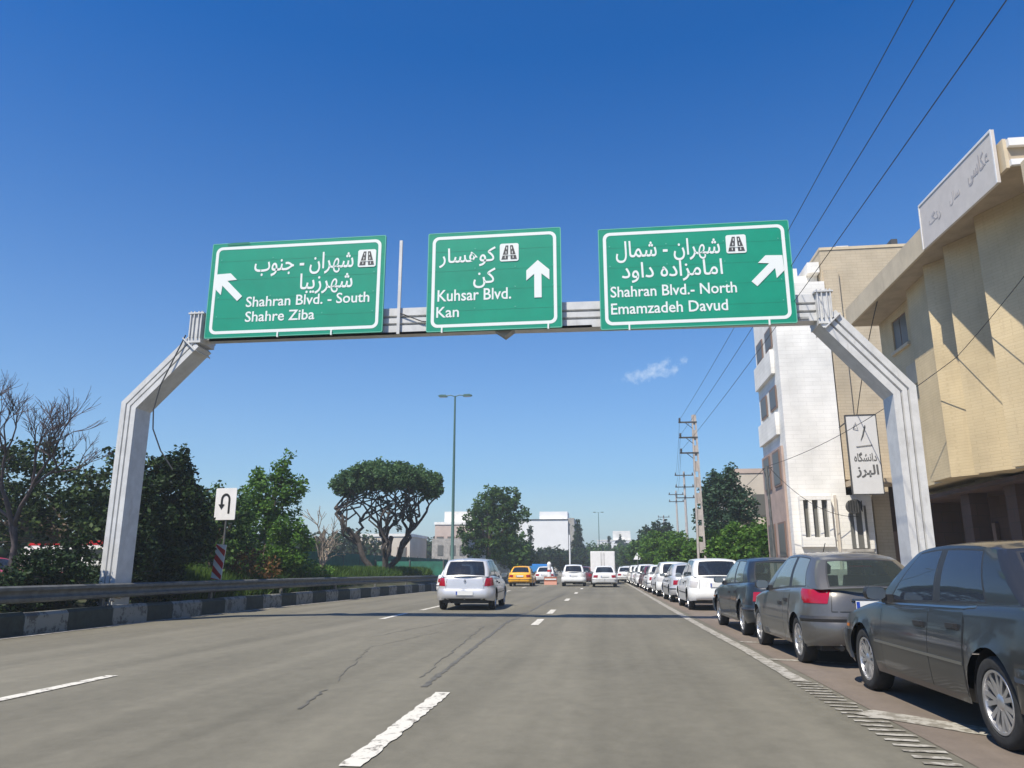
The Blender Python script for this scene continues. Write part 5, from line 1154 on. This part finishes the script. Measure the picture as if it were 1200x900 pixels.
        if 'strip' in sp:
            z, m_, h_ = sp['strip']; ys_ = c.ya_r + c.Ra + .04, c.ya_f - c.Ra - .04
            c.patch('rub_strip', m_, [(u('S', ys_[0]), z), (u('S', ys_[1]), z + .01), (u('S', ys_[1]), z + h_ + .01), (u('S', ys_[0]), z + h_)], .016, t, sd, 18, 1)
        # mirror
        p = c.P(u('S', sp['mirror_y']), 5, sd); b = MB()
        vs = []; 
        for (yy_, sc_) in ((-.05, .9), (.02, 1.0), (.09, .7), (.12, .3)):
            for k in range(12): a = 2 * math.pi * k / 12; vs.append((sd * (.145 + .10 * sc_ * np.sign(math.cos(a)) * abs(math.cos(a))**.6), yy_, .085 + .065 * sc_ * np.sign(math.sin(a)) * abs(math.sin(a))**.6))
        b.add(vs, [(r * 12 + k, r * 12 + (k + 1) % 12, (r + 1) * 12 + (k + 1) % 12, (r + 1) * 12 + k) for r in range(3) for k in range(12)] + [tuple(range(36, 48))])
        b.box(min(sd * -.02, sd * .07), max(sd * -.02, sd * .07), -.02, .05, -.01, .07)
        mi = b.build('wing_mirror', sp.get('mirror_mat', pm), t, smooth=50, merge=True); mi.location = p
        b = MB(); b.add([vs[k] for k in range(12)], [tuple(range(12))]); g_ = b.build('mirror_glass', 'chrome', mi); g_.location = (0, .006, 0)
    # ---- bumpers
    zb0, zb1 = sp.get('bump', (.30, .56)); ur0 = u('S', c.ya_r - c.Ra - .03); uf0 = u('S', c.ya_f + c.Ra + .03)
    bm_ = sp.get('bumper_mat', pm)
    bp = c.patch('rear_bumper', bm_, [(0.0, zb0), (ur0, zb0), (ur0, zb1), (0.0, zb1)], .035, t, 1, 22, 4, both=True, smooth=50)
    bf = c.patch('front_bumper', bm_, [(uf0, zb0), (len(c.cols) - 1, zb0), (len(c.cols) - 1, zb1), (uf0, zb1)], .035, t, 1, 22, 4, both=True, smooth=50)
    if 'bump_strip' in sp:
        z, h_, m_ = sp['bump_strip']; c.patch('bumper_strip', m_, [(0.0, z), (ur0, z), (ur0, z + h_), (0.0, z + h_)], .050, bp, 1, 22, 2, both=True)
    c.patch('rear_valance', 'plastic', [(0.0, zb0 - .07), (u('R', hw * .8), zb0 - .07), (u('R', hw * .85), zb0 - .004), (0.0, zb0 - .004)], .012, t, 1, 10, 1, both=True)
    # ---- lights
    for q, m_ in sp['tail']:
        for sd in (1, -1): c.patch('tail_light', m_, q(u), .014, t, sd, 9, 4, smooth=60)
    for sd in (1, -1): c.patch('headlight', 'lamp_clear', [(u('F', hw * .9), .58), (u('F', hw * .5), .58), (u('F', hw * .5), .70), (u('F', hw * .9), .70)], .012, t, sd, 5, 2)
    # ---- tailgate / boot seam, plate, badge
    zt0, zt1, xs_ = sp['gate']
    for q in ([(0.0, zt0 - .006), (u('R', xs_), zt0 - .006), (u('R', xs_), zt0 + .006), (0.0, zt0 + .006)],): c.patch('boot_seam', 'black', q, .003, t, 1, 8, 1, .01, both=True)
    if xs_ < hw * .75:
        for sd in (1, -1): c.patch('boot_seam', 'black', [(u('R', xs_ - .006), zt0), (u('R', xs_ + .006), zt0), (u('R', xs_ + .006), zt1), (u('R', xs_ - .006), zt1)], .003, t, sd, 1, 6, .01)
    if detail > 0:
        zp = sp['plate_z']; pz = c.P(0.01, zp); off_p = .045 if zp < zb1 else .022
        p_ = box('number_plate', -.26, .26, pz.y - off_p - .01, pz.y - off_p, zp - .058, zp + .058, 'plate', t)
        box('plate_band', -.255, -.215, pz.y - off_p - .013, pz.y - off_p - .0105, zp - .05, zp + .05, 'plate_blue', p_)
    if 'extra' in sp: sp['extra'](t, c, pm)
    return t, c

def q_rect(x0, x1, z0, z1, kind='R'): return lambda u: [(u(kind, x0), z0), (u(kind, x1), z0), (u(kind, x1), z1), (u(kind, x0), z1)]
# --- sedan after the near dark car
def sedan_extra(t, c, pm):
    for sd in (1, -1): c.patch('side_marker', 'amber', [(c.ucol('S', 1.80), .60), (c.ucol('S', 1.88), .60), (c.ucol('S', 1.88), .63), (c.ucol('S', 1.80), .63)], .008, t, sd, 3, 1)
    b = MB(); zz = interp(c.belt, c.yr + .1) 
    for sd in (1, -1):
        u = c.ucol; c.patch('belt_trim', 'chrome', [(u('S', -1.05), interp(c.belt, -1.05) - .022), (u('S', 1.0), interp(c.belt, 1.0) - .022), (u('S', 1.0), interp(c.belt, 1.0) - .008), (u('S', -1.05), interp(c.belt, -1.05) - .008)], .006, t, sd, 16, 1)
    b = MB(); b.tube([(.45, c.yr + .3, .26), (.45, c.yr + .0, .25)], .028, 10); b.build('exhaust', 'chrome', t)
SEDAN = dict(L=4.42, W=1.71, axles=(-1.28, 1.40), Rw=.305, sill=.23, rc=(.40, .28),
    belt=[(-2.21, .90), (-2.0, .955), (-1.5, .955), (-.6, .925), (.5, .895), (1.05, .885), (1.6, .80), (2.0, .70), (2.21, .62)],
    rear=[(.2, .10), (.34, .02), (.5, .0), (.62, .015), (.8, .03), (.96, .07)], front=[(.2, .12), (.34, .02), (.5, .0), (.6, .02), (.7, .06), (.9, .1)],
    cabin=[(-1.62, -1.02, 'p'), (-1.36, -.86, 'w'), (-1.08, -.76, 'b'), (-1.05, -.73, 'w'), (-.30, -.26, 'b'), (-.22, -.18, 'w'), (.80, .22, 'b'), (.84, .26, 'p'), (1.12, .40, 'p')],
    roof=[(-1.1, 1.335), (-.8, 1.375), (-.2, 1.395), (.2, 1.375), (.5, 1.33)], roof_hw=.575, bow=(.09, .14), doors=[-.89, -.26, .82], mirror_y=.72, strip=(.50, 'chrome', .022),
    tail=[(q_rect(.48, .85, .64, .80), 'lamp_red')], gate=(.60, .9, .62), plate_z=.72, bump=(.28, .57), bump_strip=(.47, .05, 'plastic'), rim='alloy', spokes=7, mirror_mat='plastic', extra=sedan_extra, seat_y=.1)
# sloping third side glass kept as pillar: wide rear pillar
SEDAN['cabin'] = [(-1.60, -1.04, 'p'), (-1.14, -.88, 'w'), (-.30, -.26, 'b'), (-.22, -.18, 'w'), (.84, .26, 'p'), (1.12, .40, 'p')]
def hatch_extra(t, c, pm):
    u = c.ucol; b = MB(); b.tube([(-.48, c.yr + .3, .26), (-.48, c.yr + .03, .25)], .032, 10); b.build('exhaust', 'chrome', t)
    y = c.yr; b = MB(); b.tube([(.0, y + .20, .93), (.02, y + .16, 1.0), (.38, y + .23, 1.04)], .012, 6); b.build('rear_wiper', 'black', t)
    p = c.P(0.01, .84); b = MB(); b.box(-.30, .30, p.y - .035, p.y - .004, .815, .84); b.build('plate_trim', 'chrome', t)
    b = MB(); b.tube([(0, .95 - .9 + .2, 1.40), (0, .05, 1.58)], .006, 5); b.build('aerial', 'black', t)
    b = MB(); b.box(-.14, .14, -1.40, -1.36, 1.225, 1.25); b.build('high_brake_light', 'lamp_red', t)
    c.patch('side_skirt', 'galv', [(u('S', .55), .25), (u('S', .80), .25), (u('S', .80), .33), (u('S', .55), .33)], .02, t, -1, 4, 1)
HATCH = dict(L=3.84, W=1.66, axles=(-1.13, 1.31), Rw=.295, sill=.22, rc=(.56, .42),
    belt=[(-1.92, .93), (-1.75, .96), (-1.2, .965), (-.3, .93), (.5, .89), (1.0, .86), (1.4, .79), (1.75, .68), (1.92, .60)],
    rear=[(.2, .10), (.34, .02), (.5, .0), (.62, .04), (.8, .07), (.97, .14)], front=[(.2, .12), (.34, .02), (.5, .0), (.6, .03), (.7, .08), (.9, .12)],
    cabin=[(-1.70, -1.26, 'p'), (-1.34, -1.06, 'w'), (-.58, -.50, 'b'), (-.50, -.42, 'w'), (.66, .10, 'p'), (1.08, .30, 'p')],
    roof=[(-1.35, 1.30), (-1.0, 1.37), (-.4, 1.405), (.1, 1.39), (.4, 1.33)], roof_hw=.515, bow=(.15, .15), doors=[-.98, -.54, .62], mirror_y=.55, strip=(.47, 'p_grey', .03), handle_drop=.15,
    tail=[(lambda u: [(u('R', .66), .775), (u('S', -1.56), .775), (u('S', -1.40), .955), (u('R', .61), .935)], 'lamp_red')], gate=(.68, .95, .60), plate_z=.755, bump=(.27, .60), bump_strip=(.545, .075, 'plastic'), rim='alloy', spokes=7, mirror_mat='plastic', glass='glass_clear', extra=hatch_extra, pillar=.12, seat_y=.0)
HATCH['doors'] = [-.76, -.46, .62]
def sandero_extra(t, c, pm):
    b = MB(); p = c.P(0.01, .84)
    b.tube([(0, p.y - .02, .90), (.032, p.y - .022, .845), (0, p.y - .022, .79), (-.032, p.y - .022, .845), (0, p.y - .02, .90)], .009, 5); b.build('emblem', 'chrome', t)
    b = MB(); b.tube([(-.45, c.yr + .3, .24), (-.45, c.yr + .02, .23)], .026, 8); b.build('exhaust', 'dkgrey', t)
    b = MB(); b.box(-.12, .12, -1.66, -1.58, 1.415, 1.445); b.build('high_brake_light', 'lamp_red', t)
    c.patch('rear_diffuser', 'plastic', [(0.0, .24), (c.ucol('R', .62), .24), (c.ucol('R', .66), .35), (0.0, .35)], .045, t, 1, 8, 1, both=True)
TALL = dict(L=4.02, W=1.75, axles=(-1.28, 1.31), Rw=.305, sill=.24, rc=(.42, .32),
    belt=[(-2.01, .97), (-1.8, 1.0), (-1.2, 1.0), (-.3, .965), (.5, .93), (1.0, .90), (1.5, .84), (1.85, .72), (2.01, .62)],
    rear=[(.2, .10), (.34, .02), (.5, .0), (.62, .03), (.8, .05), (1.0, .09)], front=[(.2, .12), (.34, .02), (.5, .0), (.6, .03), (.7, .08), (.9, .12)],
    cabin=[(-1.84, -1.52, 'p'), (-1.50, -1.30, 'w'), (-.55, -.50, 'b'), (-.48, -.43, 'w'), (.66, .14, 'p'), (1.10, .34, 'p')],
    roof=[(-1.6, 1.43), (-1.2, 1.475), (-.4, 1.50), (.1, 1.48), (.45, 1.41)], roof_hw=.60, bow=(.09, .15), doors=[-.89, -.46, .64], mirror_y=.58, strip=(.48, 'plastic', .03),
    tail=[(lambda u: [(u('R', .62), .70), (u('S', -1.76), .72), (u('S', -1.70), 1.0), (u('R', .74), .99)], 'lamp_red'), (lambda u: [(u('R', .56), .72), (u('R', .61), .72), (u('R', .69), .88), (u('R', .64), .88)], 'lamp_clear')],
    gate=(.62, .97, .60), plate_z=.50, bump=(.28, .62), rim='steel', extra=sandero_extra, pillar=.10, seat_y=-.05, glass='glass_dark')
def taxi_extra(t, c, pm): pass
CITY = dict(SEDAN); CITY.update(rim='steel', extra=sedan_extra, strip=(.50, 'plastic', .03), bumper_mat='p_white_dummy')
CITY['bumper_mat'] = None
# placement: rear-left wheel contacts measured on the ground
def place(sp, xl, yrear, rz=0.0): return (xl + sp['W'] / 2 + .01, yrear - sp['axles'][0], 0), rz
LANE_RZ = R(.9)
def mk(spec, name, label, xl, yrear, pm, rz=LANE_RZ, group=None, detail=2, **kw):
    sp = dict(spec); sp.update(kw)
    if sp.get('bumper_mat', 1) is None: sp['bumper_mat'] = pm
    loc, _ = place(sp, xl, yrear); return make_car(name, label, loc, rz, sp, pm, group, detail)[0]
GP = 'cars parked along the right kerb'
mk(SEDAN, 'parked_sedan', 'dark graphite saloon car nearest on the right, cut off by the right edge', 2.60, 6.00, 'p_graphite', R(.6), GP)
mk(HATCH, 'parked_hatchback', 'grey rounded hatchback with red corner tail lights parked ahead of the graphite saloon', 2.44, 11.05, 'p_grey', R(1.2), GP)
SED3 = dict(SEDAN, strip=(.48, 'p_navy', .03), rim='steel', glass='glass_clear')
mk(SED3, 'parked_sedan', 'dark slate-blue saloon parked between the grey hatchback and the white cars', 2.42, 15.35, 'p_navy', R(1.2), GP)
sv = mk(dict(TALL, glass='glass_dark', tail=[(lambda u: [(u('R', .70), .66), (u('S', -1.80), .68), (u('S', -1.76), .86), (u('R', .66), .84)], 'lamp_clear')], extra=lambda t, c, p: None, plate_z=.74), 'parked_hatchback', 'tall white hatchback, first of the white cars parked ahead of the slate-blue saloon', 2.36, 24.6, 'p_white', LANE_RZ, GP)
white_tall = sv
s5 = mk(dict(CITY), 'parked_sedan', 'silver saloon half hidden behind the first white parked hatchback', 2.25, 30.3, 'p_silver', LANE_RZ, GP)
CS = [(2.14, 36.3, 'tall', 'p_white', 'white hatchback parked third from the slate-blue saloon'), (2.0, 42.2, 'sedan', 'p_white', 'white saloon parked fourth from the slate-blue saloon'),
      (2.0, 48.2, 'sedan', 'p_maroon', 'dark maroon saloon parked between white cars far along the kerb'), (1.85, 54.0, 'tall', 'p_white', 'white hatchback parked just beyond the dark maroon saloon'),
      (1.75, 60.2, 'sedan', 'p_white', 'white saloon parked second beyond the dark maroon saloon'), (1.65, 66.5, 'tall', 'p_white', 'small white hatchback third beyond the dark maroon saloon'),
      (1.5, 74.0, 'sedan', 'p_silver', 'small silver saloon near the far end of the parked row'), (1.3, 82.0, 'tall', 'p_white', 'farthest white car of the parked row')]
def copy_car(src, loc, rz, label, group, old, new):
    r = dup(src, loc, rz, label, group)
    if old != new: repaint(r, M[old], M[new])
    return r
for xl, y, k_, pm, lab in CS:
    src, old = (white_tall, 'p_white') if k_ == 'tall' else (s5, 'p_silver')
    r = copy_car(src, (xl + .87, y + 1.28, 0), LANE_RZ, lab, GP, old, pm); r.name = 'parked_hatchback' if k_ == 'tall' else 'parked_sedan'
# moving traffic
GT = 'cars driving ahead'
san = mk(TALL, 'hatchback_car', 'silver hatchback with red tail lights driving ahead in the left lane', -5.22, 24.0, 'p_silver', R(1.5), GT, glass='glass_dark')
for (xl, y, k_, pm, lab) in ((-7.55, 34.6, 'sedan', 'p_white', 'white car mostly hidden behind the left side of the silver hatchback'), (-7.15, 56.5, 'sedan', 'p_yellow', 'yellow taxi ahead right of the silver hatchback'), (-6.2, 66.8, 'sedan', 'p_white', 'white saloon just right of the yellow taxi'),
        (-3.35, 57, 'tall', 'p_white', 'white hatchback in the middle lane between the taxi and the box truck'), (-1.12, 54.6, 'sedan', 'p_white', 'white saloon directly in front of the white box truck'), (-2.1, 78, 'sedan', 'p_silver', 'silver car half hidden left of the box truck'), (.75, 72, 'sedan', 'p_white', 'white saloon just right of the box truck'),
        (-2.9, 64, 'sedan', 'p_maroon', 'dark maroon car right behind the middle white hatchback')):
    src, old = (white_tall, 'p_white') if k_ == 'tall' else (s5, 'p_silver')
    r = copy_car(src, (xl + .87, y + 1.28, 0), R(1), lab, GT, old, pm); r.name = 'yellow_taxi' if 'taxi' in lab[:12] else ('hatchback_car' if k_ == 'tall' else 'sedan_car')
    if r.name.startswith('yellow'): r['category'] = 'taxi'
# box truck
t = thing('box_truck', 'white box truck with double rear doors behind the white saloon', 'truck', (-.42, 66.0, 0), R(1))
b = MB(); b.box(-.98, .98, -2.2, 2.0, .75, 2.62); b.build('cargo_box', 'white', t)
for sd in (-1, 1):
    b = MB(); b.box(min(sd * .015, sd * .93), max(sd * .015, sd * .93), -2.235, -2.202, .80, 2.57); d = b.build('rear_door', 'white', t)
    b = MB(); b.box(sd * .12 - .012, sd * .12 + .012, -2.26, -2.236, .85, 2.52); b.build('lock_bar', 'galv', d)
    b = MB(); b.box(min(sd * .65, sd * .93), max(sd * .65, sd * .93), -2.25, -2.2, .58, .70); b.build('tail_light', 'lamp_red', t)
b = MB(); b.box(-.7, .7, -2.15, 3.8, .5, .745); b.box(-.9, .9, -2.25, -2.15, .42, .56); b.build('chassis', 'plastic', t)
b = MB(); b.prism([(-.92, 2.15, .55), (-.92, 3.95, .55), (-.92, 3.95, 1.3), (-.92, 3.45, 2.1), (-.92, 2.15, 2.15)], (1.84, 0, 0)); b.build('cab', 'white', t)
b = MB(); b.prism([(-.93, 2.5, 1.35), (-.93, 3.65, 1.35), (-.93, 3.35, 1.95), (-.93, 2.5, 1.95)], (1.86, 0, 0)); b.build('side_window', 'shopglass', t)
for ya in (-1.2, 3.1):
    for sd in (-1, 1): wheel(t, sd * .82, ya, .37, sd, 5, 'steel', .24)
# van with red trim beyond the left hedge, and the red car beside it
t = thing('red_trimmed_van', 'white van with red roof band seen over the hedge at the left edge', 'van', (-18.2, 25.3, 0), R(83))
b = MB(); prof = [(-2.3, .45), (2.3, .45), (2.35, .9), (2.15, 1.25), (1.75, 1.95), (1.5, 2.02), (-2.2, 2.02), (-2.32, 1.9)]
b.prism([(-.85, y, z) for y, z in prof], (1.7, 0, 0)); b.build('body', 'white', t)
b = MB(); b.prism([(-.86, -2.25, 2.0), (-.86, 1.6, 2.0), (-.86, 1.45, 2.14), (-.86, -2.15, 2.14)], (1.72, 0, 0)); b.build('roof_band', 'red', t)
for y0, y1 in ((-2.0, -.75), (-.65, .45), (.55, 1.55)):
    b = MB(); b.prism([(-.862, y0, 1.5), (-.862, y1, 1.5), (-.862, y1 - (.15 if y1 > 1 else 0), 1.86), (-.862, y0, 1.86)], (1.724, 0, 0)); b.build('window', 'shopglass', t)
b = MB(); b.box(-.87, .87, -2.2, -2.0, .5, 1.95); b.build('rear_stripe', 'red', t)
b = MB(); b.box(-.865, .865, -1.9, 2.1, 1.02, 1.10); b.build('side_stripe', 'red', t)
for ya in (-1.4, 1.4):
    for sd in (-1, 1): wheel(t, sd * .78, ya, .32, sd, 5, 'steel')
r = copy_car(s5, (-21.6, 24.2, .2), R(75), 'red car at the left edge of the frame beside the red-trimmed van', None, 'p_silver', 'p_red'); r.name = 'red_sedan'; del r['group']
# blue-covered truck and the road works barrier
t = thing('blue_pickup', 'small blue tarpaulin-covered pickup behind the white saloon beside the taxi', 'truck', (-7.3, 84, 0))
b = MB(); b.box(-.9, .9, -2.2, .6, .8, 1.5); b.add([(-.9, -2.2, 1.5), (.9, -2.2, 1.5), (.9, .6, 1.5), (-.9, .6, 1.5), (0, -2.2, 1.62), (0, .6, 1.62)], [(0, 1, 4), (2, 3, 5), (1, 2, 5, 4), (3, 0, 4, 5)]); b.build('tarpaulin', 'bluetarp', t)
b = MB(); b.prism([(-.85, .7, .5), (-.85, 2.3, .5), (-.85, 2.3, 1.0), (-.85, 1.7, 1.7), (-.85, .7, 1.75)], (1.7, 0, 0)); b.build('cab', 'bluetarp', t)
b = MB(); b.box(-.85, .85, -2.2, 2.2, .45, .78); b.build('chassis', 'plastic', t)
for ya in (-1.4, 1.5):
    for sd in (-1, 1): wheel(t, sd * .75, ya, .32, sd, 5, 'steel')
t = thing('traffic_barrier', 'orange plastic traffic barrier standing on the road between the white cars', 'barrier', (-4.5, 62, 0))
b = MB(); b.prism([(-.5, -.25, 0), (-.5, .25, 0), (-.5, .12, .25), (-.5, .08, .62), (-.5, -.08, .62), (-.5, -.12, .25)], (1.0, 0, 0)); b.build('body', 'orange', t)
b = MB(); b.box(-.45, .45, -.14, -.105, .38, .48); b.build('reflector', 'sign_white', t)
t = thing('traffic_bollard', 'white bollard with rounded top standing behind the orange barrier', 'bollard', (-4.75, 64, 0))
b = MB(); b.lathe([(0, .22), (.1, .2), (1.3, .14), (1.6, .18), (1.75, .12), (1.8, .001)], 12, 'Z'); b.build('post', 'white', t); b = MB(); b.lathe([(1.0, .17), (1.15, .165)], 12, 'Z'); b.build('band', 'red', t)
# small triangular warning sign among the far parked cars
t = thing('warning_sign', 'small white triangular sign on a thin post above the far parked cars', 'road sign', (2.9, 76, 0))
b = MB(); b.tube([(0, 0, 0), (0, 0, 2.6)], .035, 6); b.build('post', 'galv', t); b = MB(); b.prism([(-.4, -.06, 2.1), (.4, -.06, 2.1), (0, -.06, 2.8)], (0, .02, 0)); b.build('plate', 'white', t)

# ------------------------------------------------------------------ haze: one closed box of thin air
hz = bpy.data.materials.new('haze'); hz.use_nodes = True; n_ = hz.node_tree; n_.nodes.remove(n_.nodes['Principled BSDF'])
pv = n_.nodes.new('ShaderNodeVolumePrincipled'); pv.inputs['Color'].default_value = (0.84, 0.92, 0.93, 1); pv.inputs['Density'].default_value = 0.0014; pv.inputs['Anisotropy'].default_value = 0.2
n_.links.new(pv.outputs[0], n_.nodes['Material Output'].inputs['Volume']); M['haze'] = hz
tag(box('haze', -3000, 3000, -1000, 5000, -1.2, 24, 'haze'), kind='stuff')
